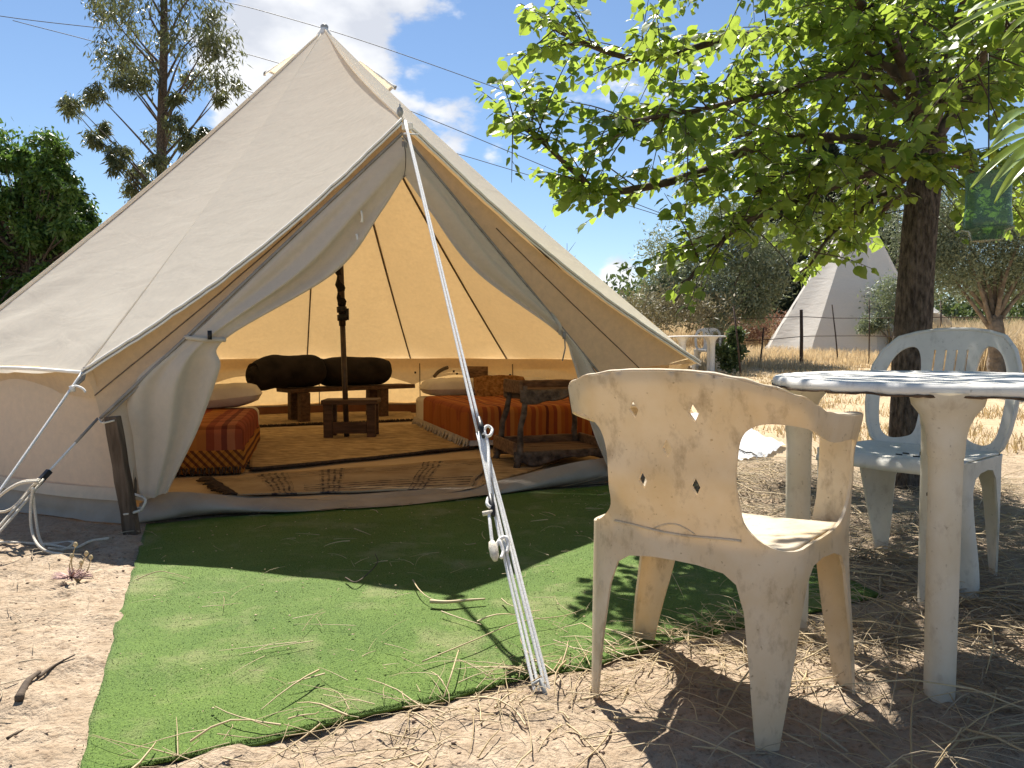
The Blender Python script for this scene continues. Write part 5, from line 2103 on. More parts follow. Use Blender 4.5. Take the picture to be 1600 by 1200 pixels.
def far_tree(name, label, cat_group, base, trunk_h, trunk_r, clumps, leaf_len, leaf_w, per, mat_leaf, mat_bark, seed, droop=0.0, lean=(0, 0), limbs=None, cat='tree', spread=0.17):
    """clumps: list of (centre Vector, radius). Trunk, limbs to every clump, leafy twig masses in clumps."""
    g = np.random.default_rng(seed)
    r_ = random.Random(seed)
    root = empty(name, tuple(base))
    tag(root, label, cat, cat_group)
    fork = base + Vector((lean[0], lean[1], trunk_h))
    mb = MB()
    pts = [base + Vector((0, 0, -0.1))] + [base.lerp(fork, t / 6) + Vector((r_.uniform(-1, 1), r_.uniform(-1, 1), 0)) * trunk_r * 0.35 for t in range(1, 7)]
    mb.tube(pts, [trunk_r * (1.25 - 0.45 * i / 6) for i in range(7)], 10)
    trunk = mb.build('trunk', mat_bark, root)
    Vs, Fs, off = [], [], 0
    for (c, rad) in clumps:
        lb = MB()
        start = base.lerp(fork, r_.uniform(0.65, 1.0)) if limbs is None else limbs(c)
        mid = start.lerp(c, 0.5) + Vector((r_.uniform(-.2, .2), r_.uniform(-.2, .2), r_.uniform(0, .3))) * rad
        lb.tube(catmull([start, mid, c], 8), [min(0.045, trunk_r * 0.4) * (1 - 0.85 * i / 8) for i in range(9)], 6)
        lb.build('limb', mat_bark, trunk)
        # sub-clusters inside the clump give light and dark masses
        ns = max(5, int(per / 55))
        sub = rand_rot(ns, g) * (rad * (0.35 + 0.65 * g.random(ns) ** 0.6))[:, None] * np.array([1, 1, 0.8])
        n = int(per)
        k = g.integers(0, ns, n)
        P = np.array(c)[None] + sub[k] + g.normal(size=(n, 3)) * rad * spread
        D = rand_rot(n, g) + np.array([0, 0, -droop])
        Nn = rand_rot(n, g) + np.array([0, 0, 0.8])
        V, F = leaf_cards(P, D, Nn, leaf_len * (0.6 + 0.8 * g.random(n)), leaf_w * (0.6 + 0.8 * g.random(n)))
        Vs.append(V); Fs.append(F + off); off += len(V)
    o = link_mesh('crown', mesh_np('crown', np.concatenate(Vs), np.concatenate(Fs)), mat_leaf, root, smooth=False)
    return root


# --- dense green tree behind the tent on the left
b = Vector((dp(50, 500, 19).x, 19.0, gz(dp(50, 500, 19).x, 19)))
cl = []
r5 = random.Random(21)
for (u, v, rr) in ((-60, 280, 1.2), (10, 262, 0.8), (70, 275, 0.7), (20, 310, 1.0), (95, 320, 0.75), (-40, 340, 1.2), (60, 370, 0.9), (110, 375, 0.6), (128, 400, 0.4), (20, 410, 1.0), (90, 430, 0.7), (-60, 430, 1.2), (40, 470, 0.9), (110, 460, 0.6), (0, 520, 1.0), (-140, 300, 1.3), (-180, 400, 1.3), (135, 365, 0.28), (80, 262, 0.3), (40, 255, 0.35), (105, 290, 0.3)):
    for _k in range(8):
        o_ = Vector((r5.gauss(0, 1), r5.gauss(0, 1), r5.gauss(0, 0.8))).normalized() * rr * r5.uniform(0.35, 0.95)
        cl.append((dp(u, v, 19.0 + r5.uniform(-1.0, 1.0)) + o_ * 1.35, rr * r5.uniform(0.28, 0.5)))
far_tree('broadleaf_tree', 'dense dark green leafy tree next to the eucalyptus behind the tent', 'trees around the camp', b, 2.6, 0.16, cl, 0.16, 0.06, 430, M_DENSE, M_BARK, 3, 0.8, spread=0.3)

# --- tall eucalyptus
EY = 21.0
eb_ = Vector((dp(258, 600, EY).x, EY, gz(dp(258, 600, EY).x, EY)))
etop = dp(252, -260, EY)
ecl = []
for (u, v, rr) in ((190, 25, 0.75), (235, 10, 0.8), (300, 15, 0.75), (335, 35, 0.6), (160, 10, 0.5), (215, 70, 0.75), (290, 75, 0.65), (340, 80, 0.6), (165, 80, 0.5), (350, 125, 0.45), (180, 105, 0.45), (330, 60, 0.5),
                   (200, 130, 0.35), (225, 110, 0.4), (300, 120, 0.4), (120, 165, 0.32), (150, 145, 0.3), (105, 160, 0.2), (150, 215, 0.3), (185, 235, 0.28), (165, 200, 0.2),
                   (255, 205, 0.45), (275, 190, 0.3), (215, 270, 0.35), (250, 255, 0.4), (295, 225, 0.3), (300, 215, 0.2), (210, 300, 0.35), (240, 300, 0.4), (320, 205, 0.15), (180, 260, 0.25), (345, 150, 0.2), (275, 150, .22),
                   (230, -80, 1.0), (300, -90, 1.0), (180, -60, 0.9), (250, -170, 1.1), (330, -40, .7), (200, -200, .9), (290, 330, .5), (230, 360, .6), (270, 420, .6)):
    ecl.append((dp(u, v, EY + r5.uniform(-0.9, 0.9)), rr))


def eu_limb(c):
    z = max(1.5, c.z - abs(c.x - eb_.x) * 0.9 - 0.5)
    t = min(1.0, (z - eb_.z) / (etop.z - eb_.z))
    return eb_.lerp(etop, t)


eu = far_tree('eucalyptus_tree', 'tall slim eucalyptus with sparse hanging leaves behind the tent', 'trees around the camp', eb_, 2.0, 0.10, ecl, 0.19, 0.040, 430, M_EUCA, M_BARK, 8, 1.1, limbs=eu_limb, spread=0.26)
mb = MB(); mb.tube([eb_.lerp(etop, t / 12) + Vector((0.05 * math.sin(t), 0, 0)) for t in range(13)], [0.19 - 0.012 * t for t in range(13)], 10)
mb.build('stem', M_BARK, eu)


# --- olives and scrub to the right
def olive(label, u, y, v_base, clumps, tr=0.13, th=1.0, lean=(0, 0), seed=1, per=1500, mat=None, ls=1.0):
    b = dp(u, v_base, y); b.z = gz(b.x, y)
    far_tree('olive_tree', label, 'trees around the camp', b, th, tr, [(dp(a, c, y + r5.uniform(-.6, .6)), rr) for a, c, rr in clumps], 0.11 * ls, 0.030 * ls, per * 2, mat or M_OLIVE, M_BARK_OLIVE, seed, 0.2, lean, spread=0.22)


olive('round grey-green olive tree behind the far white table', 1125, 17.5, 540,
      ((1060, 400, 0.8), (1120, 375, 0.9), (1180, 395, 0.8), (1090, 440, 0.8), (1150, 440, 0.9), (1200, 430, 0.6), (1040, 450, 0.6), (1110, 480, 0.6), (1180, 475, 0.5), (1140, 350, 0.6), (1025, 475, 0.5), (1210, 385, .4)), seed=31)
olive('crooked olive tree in tall dry grass behind the fly trap', 1562, 12.0, 562,
      ((1480, 420, 0.55), (1520, 390, 0.7), (1580, 370, 0.7), (1630, 390, 0.7), (1500, 350, 0.6), (1560, 320, 0.7), (1620, 330, 0.7), (1460, 390, 0.4), (1600, 430, 0.5), (1535, 440, 0.4), (1470, 330, 0.5), (1680, 400, .7)), 0.13, 1.15, (-0.12, 0), 37, 2200, ls=0.62)
olive('small olive bush hugging the right side of the teepee', 1390, 20.0, 540, ((1375, 480, 0.5), (1395, 455, 0.5), (1410, 495, 0.5), (1360, 505, 0.3)), 0.06, 0.5, (0, 0), 41, 800)
olive('pale olive tree above the far end of the fence', 1390, 26.0, 540, ((1330, 330, 1.0), (1400, 300, 1.2), (1370, 380, 1.0), (1440, 360, 1.2), (1290, 370, .8), (1450, 420, 1.0)), 0.16, 1.6, (0, 0), 43, 1100)


# --- dark conifers behind the teepee
def conifer(label, u, y, v_top, half, seed):
    b = dp(u, 540, y); b.z = gz(b.x, y)
    H = dp(u, v_top, y).z - b.z
    g = np.random.default_rng(seed)
    root = empty('conifer_tree', tuple(b))
    tag(root, label, 'tree', 'trees around the camp')
    mb = MB(); mb.tube([b - Vector((0, 0, .1)), b + Vector((0, 0, H * 0.9))], [0.2, 0.04], 8); mb.build('trunk', M_BARK, root)
    n = 15000
    t = g.random(n) ** 0.8
    k = g.integers(0, 90, n)
    ca = g.random(90) * 6.283; ct = g.random(90)
    ang = ca[k] + g.normal(size=n) * 0.25
    tt = np.clip(ct[k] + g.normal(size=n) * 0.05, 0, 1)
    env = half * (1 - tt) ** 0.7 * np.minimum(1, 0.35 + tt * 5)
    rad = env * (0.35 + 0.75 * g.random(n) ** 0.5)
    P = np.stack([b.x + rad * np.cos(ang), b.y + rad * np.sin(ang), b.z + 0.3 + tt * H * 0.98], 1)
    D = np.stack([np.cos(ang), np.sin(ang), 0.5 + 0 * ang], 1) + g.normal(size=(n, 3)) * 0.4
    V, F = leaf_cards(P, D, rand_rot(n, g), 0.30 + 0.2 * g.random(n), 0.08 + 0.05 * g.random(n))
    link_mesh('crown', mesh_np('crown', V, F), M_CYPRESS, root, smooth=False)


conifer('tall dark conifer directly behind the teepee', 1275, 30.0, 225, 2.3, 51)
conifer('dark conifer standing left of the teepee', 1205, 31.0, 265, 1.7, 52)
conifer('broad dark conifer behind the mulberry trunk', 1345, 33.0, 200, 2.2, 53)


# --- hedges and far tree line
def thicket(name, label, cat, spots, leaf_len, leaf_w, per, mat, seed, kind=None, zscale=0.8):
    g = np.random.default_rng(seed)
    Vs, Fs, off = [], [], 0
    for (c, rad) in spots:
        n = int(per)
        ns = 9
        sub = rand_rot(ns, g) * (rad * (0.3 + 0.7 * g.random(ns)))[:, None] * np.array([1, 1, zscale])
        P = np.array(c)[None] + sub[g.integers(0, ns, n)] + g.normal(size=(n, 3)) * rad * 0.22
        V, F = leaf_cards(P, rand_rot(n, g) + np.array([0, 0, 0.3]), rand_rot(n, g) + np.array([0, 0, .6]), leaf_len * (0.6 + 0.8 * g.random(n)), leaf_w * (0.6 + .8 * g.random(n)))
        Vs.append(V); Fs.append(F + off); off += len(V)
    o = link_mesh(name, mesh_np(name, np.concatenate(Vs), np.concatenate(Fs)), mat, None, smooth=False)
    return tag(o, label, cat, kind=kind)


sp_ = []
for i in range(120):
    x = -55 + i * 1.0 + r5.uniform(-.5, .5)
    y = 46 + r5.uniform(-3, 3)
    hgt = 2.6 + 1.4 * math.sin(i * 0.9) + r5.uniform(-.6, .9) + (1.6 if x > 6 else 0)
    sp_.append((Vector((x, y, 0.8 + hgt * 0.5)), hgt * 0.62))
    sp_.append((Vector((x + .4, y + 1, 0.8 + hgt * 0.2)), hgt * 0.6))
thicket('tree_line', 'far line of dark green trees and scrub closing the field', 'trees', sp_, 0.42, 0.2, 420, M_BUSH, 61, 'stuff')
o = thicket('hedge_shrub', 'small dark green shrub next to the leaning stick', 'shrub', [(dp(1141, 545, 14.6), 0.30), (dp(1143, 525, 14.6), 0.22), (dp(1139, 563, 14.6), 0.26)], 0.09, 0.05, 900, M_BUSH, 62)
o = thicket('russet_scrub', 'reddish brown dry scrub between olive and teepee', 'scrub', [(dp(1175 + i * 9, 520 - (i % 3) * 8, 24 + (i % 2)), 0.55) for i in range(-9, 6)], 0.14, 0.03, 420, M_RUSSET, 63, 'stuff')
o = thicket('bramble_scrub', 'tangled pale scrub behind the right edge of the tent', 'scrub', [(dp(985 + i * 16, 478 + (i % 3) * 9, 15.5 + (i % 2)), 0.5) for i in range(0, 9)], 0.13, 0.03, 420, leaf_mat('bramble', (0.13, 0.12, 0.06), (0.30, 0.24, 0.14), (0.2, 0.2, 0.1), 0.2, 0.6, 1.2), 64, 'stuff')

# thin young shoots poking above the tent's right slope
for (u, v0, v1, y) in ((886, 380, 440, 14.0), (840, 352, 400, 14.5)):
    sh = MB(); bpt = dp(u, v1 + 120, y); bpt.z = gz(bpt.x, y)
    tpt = dp(u, v0, y)
    sh.tube([bpt, tpt], [0.018, 0.004], 5)
    for i in range(5):
        q = bpt.lerp(tpt, 0.72 + 0.05 * i); sh.tube([q, q + Vector((0.16 * (-1) ** i, 0, 0.22))], [0.006, 0.002], 4)
    o = sh.build('bare_sapling', M_TWIG)
    tag(o, 'taller bare sapling showing above the right tent slope nearer the olive' if u == 886 else 'shorter bare sapling showing above the tent slope below the leafy branch', 'sapling', 'bare saplings behind the tent')


# --- dry grass fields (tufts of blades)
def grass_field(name, label, boxes, mat, seed, hmin, hmax, wid, n, curl=0.35, clump=0.5):
    g = np.random.default_rng(seed)
    Vs, Fs, off = [], [], 0
    areas = np.array([(b[1] - b[0]) * (b[3] - b[2]) for b in boxes]); areas = areas / areas.sum()
    for bx_, sh_ in zip(boxes, areas):
        m = int(n * sh_)
        nt = max(1, m // 14)
        cx = bx_[0] + (bx_[1] - bx_[0]) * g.random(nt); cy = bx_[2] + (bx_[3] - bx_[2]) * g.random(nt)
        keep = fbm(cx * clump, cy * clump, 3) > -0.12
        cx, cy = cx[keep], cy[keep]
        if len(cx) == 0: continue
        k = g.integers(0, len(cx), m)
        x = cx[k] + g.normal(size=m) * 0.09; y = cy[k] + g.normal(size=m) * 0.09
        rt = np.hypot(x - CEN.x, y - CEN.y)
        ok = (rt > 3.75)
        x, y = x[ok], y[ok]; m = len(x)
        z = terrain(x, y) - 0.01
        h = hmin + (hmax - hmin) * g.random(m) ** 1.5
        a = g.random(m) * 6.283
        dx, dy = np.cos(a), np.sin(a)
        bend = h * (0.1 + curl * g.random(m))
        w = wid * (0.6 + 0.8 * g.random(m))
        fa = g.random(m) * 6.283
        fx, fy = np.cos(fa) * w, np.sin(fa) * w
        p0 = np.stack([x, y, z], 1); p1 = np.stack([x + dx * bend * 0.35, y + dy * bend * 0.35, z + h * 0.6], 1); p2 = np.stack([x + dx * bend, y + dy * bend, z + h * (0.98 - 0.2 * g.random(m))], 1)
        sft = np.stack([fx, fy, 0 * fx], 1)
        V = np.stack([p0 - sft, p0 + sft, p1 - sft * .8, p1 + sft * .8, p2], 1).reshape(-1, 3)
        i = np.arange(m)[:, None] * 5
        F = np.concatenate([i + np.array([[0, 1, 3]]), i + np.array([[0, 3, 2]]), i + np.array([[2, 3, 4]])], 1).reshape(-1, 3)
        Vs.append(V); Fs.append(F + off); off += len(V)
    o = link_mesh(name, mesh_np(name, np.concatenate(Vs), np.concatenate(Fs)), mat, None, smooth=False)
    return tag(o, label, 'grass', kind='stuff')


grass_field('tall_dry_grass', 'tall golden dry grass around teepee and olives', [(8.4, 17.0, 13.0, 17.0), (10.0, 19.0, 17.0, 22.0), (2.0, 7.0, 23.0, 27.0), (6.0, 20, 24, 28)], M_DRYGRASS, 71, 0.4, 1.15, 0.008, 60000, 0.4, 0.35)
grass_field('dry_stubble', 'short bleached stubble on the open field', [(0.5, 9.0, 5.5, 14.0), (2.0, 14.0, 13.0, 18.0)], M_STRAW, 72, 0.03, 0.13, 0.0045, 42000, 0.9, 0.6)
grass_field('fence_grass', 'knee-high dry grass along the fence line', [(3.5, 12.0, 15.5, 21.5)], M_DRYGRASS, 73, 0.08, 0.34, 0.006, 22000, 0.5, 0.5)
grass_field('dry_grass', 'dry grass behind the tent under the eucalyptus', [(-14.0, -3.0, 11.0, 20.0)], M_DRYGRASS, 74, 0.2, 0.7, 0.008, 14000, 0.5, 0.5)

# ------------------------------------------------------------------ mulberry tree over the table
TD = 4.25
tbase = gp(1412, 768); TD = tbase.y
tbase.z = gz(tbase.x, tbase.y)
mul = empty('mulberry_tree', tuple(tbase))
tag(mul, 'spreading broad-leaved tree with rough brown trunk shading the table', 'tree', 'trees around the camp')
trunk_pts = [tbase - Vector((0, 0, 0.08)), tbase + Vector((0.0, 0, 0.05)), dp(1416, 690, TD), dp(1424, 560, TD), dp(1432, 420, TD), dp(1443, 300, TD), dp(1452, 215, TD)]
tp_s = catmull(trunk_pts, 160)
tr_ = [0.128 - 0.03 * min(1, i / 32) - 0.014 * i / 160 for i in range(161)]
vs, fs = [], []
nS = 72
for i, p in enumerate(tp_s):
    for k in range(nS):
        a = 2 * math.pi * k / nS
        rr = tr_[i] * (1 + 0.07 * mnoise.noise(Vector((math.cos(a) * 2.2, math.sin(a) * 2.2, p.z * 1.6))) + 0.10 * (abs(mnoise.noise(Vector((math.cos(a) * 6, math.sin(a) * 6, p.z * 1.5)))) - 0.2) + 0.03 * mnoise.noise(Vector((math.cos(a) * 14, math.sin(a) * 14, p.z * 7))))
        vs.append(p + Vector((math.cos(a) * rr, math.sin(a) * rr, 0)))
for i in range(160):
    for k in range(nS):
        fs.append((i * nS + k, i * nS + (k + 1) % nS, (i + 1) * nS + (k + 1) % nS, (i + 1) * nS + k))
mb = MB(); mb.add(vs, fs); mtrunk = mb.build('trunk', M_BARK, mul)
fork = tp_s[-1]

LIMBS = [
    [(1440, 235, TD), (1300, 215, 4.1), (1180, 230, 3.95), (1080, 275, 3.85), (950, 300, 3.75), (905, 275, 3.7), (840, 215, 3.6), (795, 190, 3.55)],
    [(1452, 215, TD), (1405, 120, 4.2), (1300, 50, 4.2), (1150, 58, 4.1), (1010, 92, 4.0), (900, 62, 3.9), (820, 15, 3.85)],
    [(1445, 260, TD), (1360, 270, 4.0), (1260, 310, 3.8), (1160, 350, 3.6), (1090, 420, 3.5), (1055, 470, 3.45)],
    [(1445, 280, TD), (1370, 335, 4.6), (1310, 385, 4.8), (1250, 425, 4.9)],
    [(1455, 225, TD), (1520, 150, 4.3), (1640, 110, 4.3), (1800, 120, 4.4), (1950, 180, 4.5)],
    [(1452, 215, TD), (1480, 150, 3.9), (1530, 100, 3.3), (1545, 70, 3.0), (1620, 10, 2.7), (1720, -60, 2.5)],
    [(1452, 215, TD), (1440, 50, 4.3), (1430, -150, 4.4), (1410, -380, 4.6)],
    [(1452, 215, TD), (1390, 60, 3.8), (1260, -60, 3.4), (1110, -140, 3.1), (960, -190, 3.0)],
    [(1452, 215, TD), (1400, 60, 4.8), (1260, -30, 5.4), (1100, -80, 5.8), (960, -60, 6.0)],
    [(1455, 220, TD), (1500, 100, 4.8), (1600, 60, 5.4), (1720, 60, 5.9)],
    [(1450, 240, TD), (1500, 260, 4.5), (1560, 300, 4.9), (1620, 340, 5.2)],
    [(1452, 215, TD), (1350, 120, 4.0), (1220, 140, 3.7), (1100, 170, 3.5), (980, 190, 3.4)],
    [(1452, 215, TD), (1380, 150, 4.7), (1270, 170, 5.0), (1170, 210, 5.2), (1080, 215, 5.3)],
    [(1445, 250, TD), (1400, 290, 4.4), (1350, 325, 4.3), (1300, 365, 4.2), (1265, 415, 4.1)],
    [(1448, 240, TD), (1420, 250, 3.9), (1340, 250, 3.7), (1250, 265, 3.6), (1180, 300, 3.5)],
    [(1452, 215, TD), (1500, 20, 4.0), (1560, -150, 3.8), (1600, -330, 3.6)],
    [(1452, 215, TD), (1330, -60, 4.4), (1180, -220, 4.4), (1020, -300, 4.3)],
]
MASK = [(800, -900), (805, 62), (765, 92), (728, 118), (735, 190), (788, 228), (768, 255), (800, 300), (858, 300), (853, 350), (905, 362), (968, 332), (1005, 372), (962, 425), (985, 445), (1030, 425),
        (1035, 488), (1085, 495), (1112, 432), (1165, 425), (1185, 372), (1240, 400), (1228, 440), (1262, 455), (1300, 408), (1338, 440), (1352, 472), (1398, 462), (1402, 330), (1478, 290), (1500, 395),
        (1600, 430), (1700, 430), (2600, 500), (2600, -900)]
lr2 = random.Random(77)
LEAVES = []      # (pos, dir, normal, size)
twig_mb = MB()
for li, lm in enumerate(LIMBS):
    pts = [dp(u, v, y) for u, v, y in lm]
    cv = catmull(pts, 12 * (len(pts) - 1))
    n = len(cv)
    r0 = 0.034 if li in (0, 1, 4, 6, 7) else 0.024
    mb = MB(); mb.tube(cv, [r0 * (1 - 0.88 * (i / (n - 1)) ** 0.8) + 0.003 for i in range(n)], 9)
    mb.build('limb', M_TWIG if li not in (0, 1) else M_TWIG, mtrunk)
    L_tot = sum((cv[i + 1] - cv[i]).length for i in range(n - 1))
    ntw = int(L_tot * 34)
    for k in range(ntw):
        t = lr2.uniform(0.14, 1.0)
        i = min(int(t * (n - 1)), n - 2)
        p = cv[i].lerp(cv[i + 1], t * (n - 1) - i)
        tang = (cv[i + 1] - cv[i]).normalized()
        rv = Vector((lr2.gauss(0, 1), lr2.gauss(0, 1), lr2.gauss(0.08, 0.5))).normalized()
        d = (tang * 0.75 + rv).normalized()
        ln = lr2.uniform(0.22, 0.68) * (1.15 - 0.40 * t)
        e = p + d * ln + Vector((0, 0, -0.14 * ln))
        m = p.lerp(e, 0.5) + Vector((0, 0, 0.05 * ln))
        tw = catmull([p, m, e], 8)
        q = proj(e)
        if q and q[0] < 1700 and q[1] > -60 and not in_poly(q[0], q[1], MASK): continue
        twig_mb.tube(tw, [0.0042 - 0.00038 * j for j in range(9)], 5, cap=False)
        nl = int(ln * 30) + 2
        for j in range(nl):
            tt = 0.2 + 0.8 * (j + lr2.random()) / nl
            x = samp(tw, min(1, tt))
            dd = (samp(tw, min(1, tt + .05)) - samp(tw, max(0, tt - .05))).normalized()
            sd = dd.cross(Vector((0, 0, 1)))
            if sd.length < .1: sd = Vector((1, 0, 0))
            sd.normalize()
            ld = (dd * 0.55 + sd * (0.85 if j % 2 else -0.85) + Vector((lr2.gauss(0, .3), lr2.gauss(0, .3), lr2.gauss(-0.45, .35)))).normalized()
            nn = (Vector((lr2.gauss(0, .5), lr2.gauss(0, .5), 1.0))).normalized()
            sz = lr2.uniform(0.034, 0.084) * (1.0 if tt < 0.85 else 0.75)
            st_ = x + ld * sz * 0.28
            q = proj(st_ + ld * sz * 0.7)
            if q and q[0] < 1700 and q[1] > -60 and not in_poly(q[0], q[1], MASK): continue
            if q is None or not (-60 < q[0] < 1660 and -60 < q[1] < 700):
                if lr2.random() < 0.62: continue
            LEAVES.append((st_, ld, nn, sz, x))
twig_o = twig_mb.build('twigs', M_TWIG, mtrunk)
twig_o['kind'] = 'stuff'


# one leaf: ovate, pointed, folded along the midrib, tip curling down (unit length along +Y, normal +Z)
def leaf_template():
    prof = [(0.0, 0.0), (0.06, 0.20), (0.22, 0.37), (0.42, 0.40), (0.62, 0.32), (0.80, 0.18), (0.93, 0.06), (1.0, 0.0)]
    V, F = [], []
    for (y, w) in prof:
        zc = -0.16 * y * y
        V += [(0, y, zc), (w, y, zc + 0.20 * w + 0.03 * math.sin(y * 14)), (-w, y, zc + 0.20 * w - 0.03 * math.sin(y * 13))]
    for i in range(len(prof) - 1):
        a, b = i * 3, (i + 1) * 3
        F += [(a, a + 1, b + 1), (a, b + 1, b), (a, b, b + 2), (a, b + 2, a + 2)]
    return np.array(V), np.array(F)


LV, LF = leaf_template()
leaf_me = mesh_np('leaf', LV, LF)
leaf_me.materials.append(M_LEAF)
leaf_me.polygons.foreach_set('use_smooth', [True] * len(leaf_me.polygons))


def leaf_matrix(p, d, nn, s):
    y = d.normalized(); x = y.cross(nn); x = x.normalized() if x.length > 1e-4 else y.orthogonal().normalized()
    z = x.cross(y)
    return Matrix(((x.x * s, y.x * s, z.x * s, p.x), (x.y * s, y.y * s, z.y * s, p.y), (x.z * s, y.z * s, z.z * s, p.z), (0, 0, 0, 1)))


def vis_key(l):
    q = proj(l[0])
    if q is None or not (-10 < q[0] < 1610 and -10 < q[1] < 1210): return 1e9
    return l[0].length / l[3]


LEAVES.sort(key=vis_key)
pinv = parent_matrix(mul).inverted()
for l in LEAVES[:290]:
    o = bpy.data.objects.new('leaf', leaf_me)
    COL.objects.link(o)
    o.parent = mul
    o.matrix_parent_inverse = pinv
    o.matrix_basis = leaf_matrix(l[0], l[1], l[2], l[3])
rest = LEAVES[290:]
Ms = np.array([np.array(leaf_matrix(l[0], l[1], l[2], l[3])) for l in rest])
Vh = np.concatenate([LV, np.ones((len(LV), 1))], 1)
VV = np.einsum('nij,kj->nki', Ms, Vh)[:, :, :3].reshape(-1, 3)
FF = (LF[None] + (np.arange(len(rest)) * len(LV))[:, None, None]).reshape(-1, 3)
crown = link_mesh('crown', mesh_np('crown', VV, FF), M_LEAF, mul)
crown['kind'] = 'stuff'
pet = MB()
for l in LEAVES[:900]:
    pet.tube([l[4], l[0]], [0.0016, 0.0013], 3, cap=False)
po = pet.build('leaf_stalks', M_LEAF, mul); po['kind'] = 'stuff'
print('leaves', len(LEAVES))

# cord of the fly trap, up to the limb above it
mb = MB()
limb5 = [dp(u, v, y) for u, v, y in LIMBS[5]]
hang = min(catmull(limb5, 120), key=lambda p: (p.x - TRAP_TOP.x) ** 2 + (p.y - TRAP_TOP.y) ** 2)
mb.tube([TRAP_TOP, TRAP_TOP.lerp(hang, 0.5), hang], 0.003, 5)
mb.build('hanging_cord', M_CABLE, trap)

# ------------------------------------------------------------------ oleander at the right edge
ol_b = Vector((1.16, 1.28, 0)); ol_b.z = gz(ol_b.x, ol_b.y)
ole = empty('oleander_shrub', tuple(ol_b))
tag(ole, 'oleander with long narrow glossy leaves reaching in over the fly trap', 'shrub')
olv = []
for (stem, ) in (([(1.16, 1.28), dp(1690, 480, 1.25), dp(1665, 330, 1.2), dp(1655, 225, 1.2)],), ([(1.18, 1.30), dp(1720, 300, 1.3), dp(1690, 100, 1.25), dp(1670, 10, 1.22)],), ([(1.14, 1.27), dp(1760, 500, 1.3), dp(1790, 300, 1.35), dp(1800, 120, 1.4)],)):
    pts = [Vector((stem[0][0], stem[0][1], ol_b.z - 0.03))] + [Vector(p) for p in stem[1:]]
    mb = MB(); mb.tube(catmull(pts, 20), [0.011 - 0.0004 * i for i in range(21)], 7); mb.build('stem', M_TWIG, ole)
BL = []
for tip, base in (((1532, 252), (1640, 208)), ((1516, 297), (1632, 208)), ((1547, 294), (1640, 212)), ((1554, 319), (1645, 222)), ((1552, 215), (1610, 172)), ((1480, 55), (1625, 0)), ((1505, 66), (1640, 5)), ((1565, 66), (1650, 12)), ((1500, 0), (1640, -30)), ((1590, 330), (1660, 230)), ((1545, 235), (1622, 190))):
    BL.append((dp(base[0], base[1], 1.2 + lr2.uniform(-.03, .03)), dp(tip[0], tip[1], 1.16 + lr2.uniform(-.05, .05))))
for c in (dp(1655, 225, 1.2), dp(1670, 10, 1.22), dp(1800, 120, 1.4), dp(1790, 300, 1.35), dp(1690, 100, 1.25)):
    for i in range(16):
        a = i * 2.4
        d = Vector((0.5 + 0.6 * math.cos(a) if c.x < 0 else 0.55 * math.cos(a) + 0.35, 0.7 * math.sin(a), 0.5 * math.sin(a * 1.3) + 0.2)).normalized()
        s0 = c - Vector((0, 0, 0.012 * i))
        e0 = s0 + d * lr2.uniform(0.10, 0.15)
        q0 = proj(e0)
        if q0 and q0[0] < 1612 and -20 < q0[1] < 1220: continue
        BL.append((s0, e0))
for (b0, t1) in BL:
    d = t1 - b0; ln = d.length
    x = d.normalized(); sd = x.cross(Vector((0.15, -0.35, 1))).normalized(); up = sd.cross(x)
    mb = MB()

    def blade(u, v):
        w = 0.0105 * math.sin(math.pi * (0.06 + 0.94 * u) ** 0.8) ** 0.8 if u < 1 else 0
        return b0 + d * u + sd * (w * (2 * v - 1)) + up * (0.004 * abs(2 * v - 1) + 0.012 * math.sin(math.pi * u))
    mb.grid(blade, 12, 4)
    mb.build('leaf', M_OLEANDER, ole)

# ------------------------------------------------------------------ power cables across the sky
PY = 60.0
for i, ((u0, v0), (u1, v1), (u2, v2), yy) in enumerate((((0, 25), (430, 97), (1050, 340), 60.0), ((295, -6), (420, 20), (700, 110), 62.0), ((200, 80), (380, 140), (1180, 385), 64.0))):
    pts = [dp(u0 - (u1 - u0) * 1.0, v0 - (v1 - v0) * 0.8, yy), dp(u0, v0, yy), dp(u1, v1, yy), dp(u2, v2, yy), dp(u2 + 700, v2 + 260, yy)]
    mb = MB(); mb.tube(catmull(pts, 60), 0.030, 5)
    o = mb.build('power_cable', M_CABLE)
    tag(o, ('upper overhead cable crossing the sky at the big cloud', 'lowest overhead cable passing behind the eucalyptus and tent slope', 'short-looking overhead cable between eucalyptus top and tent apex')[(0, 2, 1)[i]], 'cable', 'overhead cables')


# ------------------------------------------------------------------ straw, twigs and crumbs on the ground
def mat_z(x, y):
    return 0.03 + 0.010 * mnoise.noise(Vector((x, y, 0)) * 1.7)


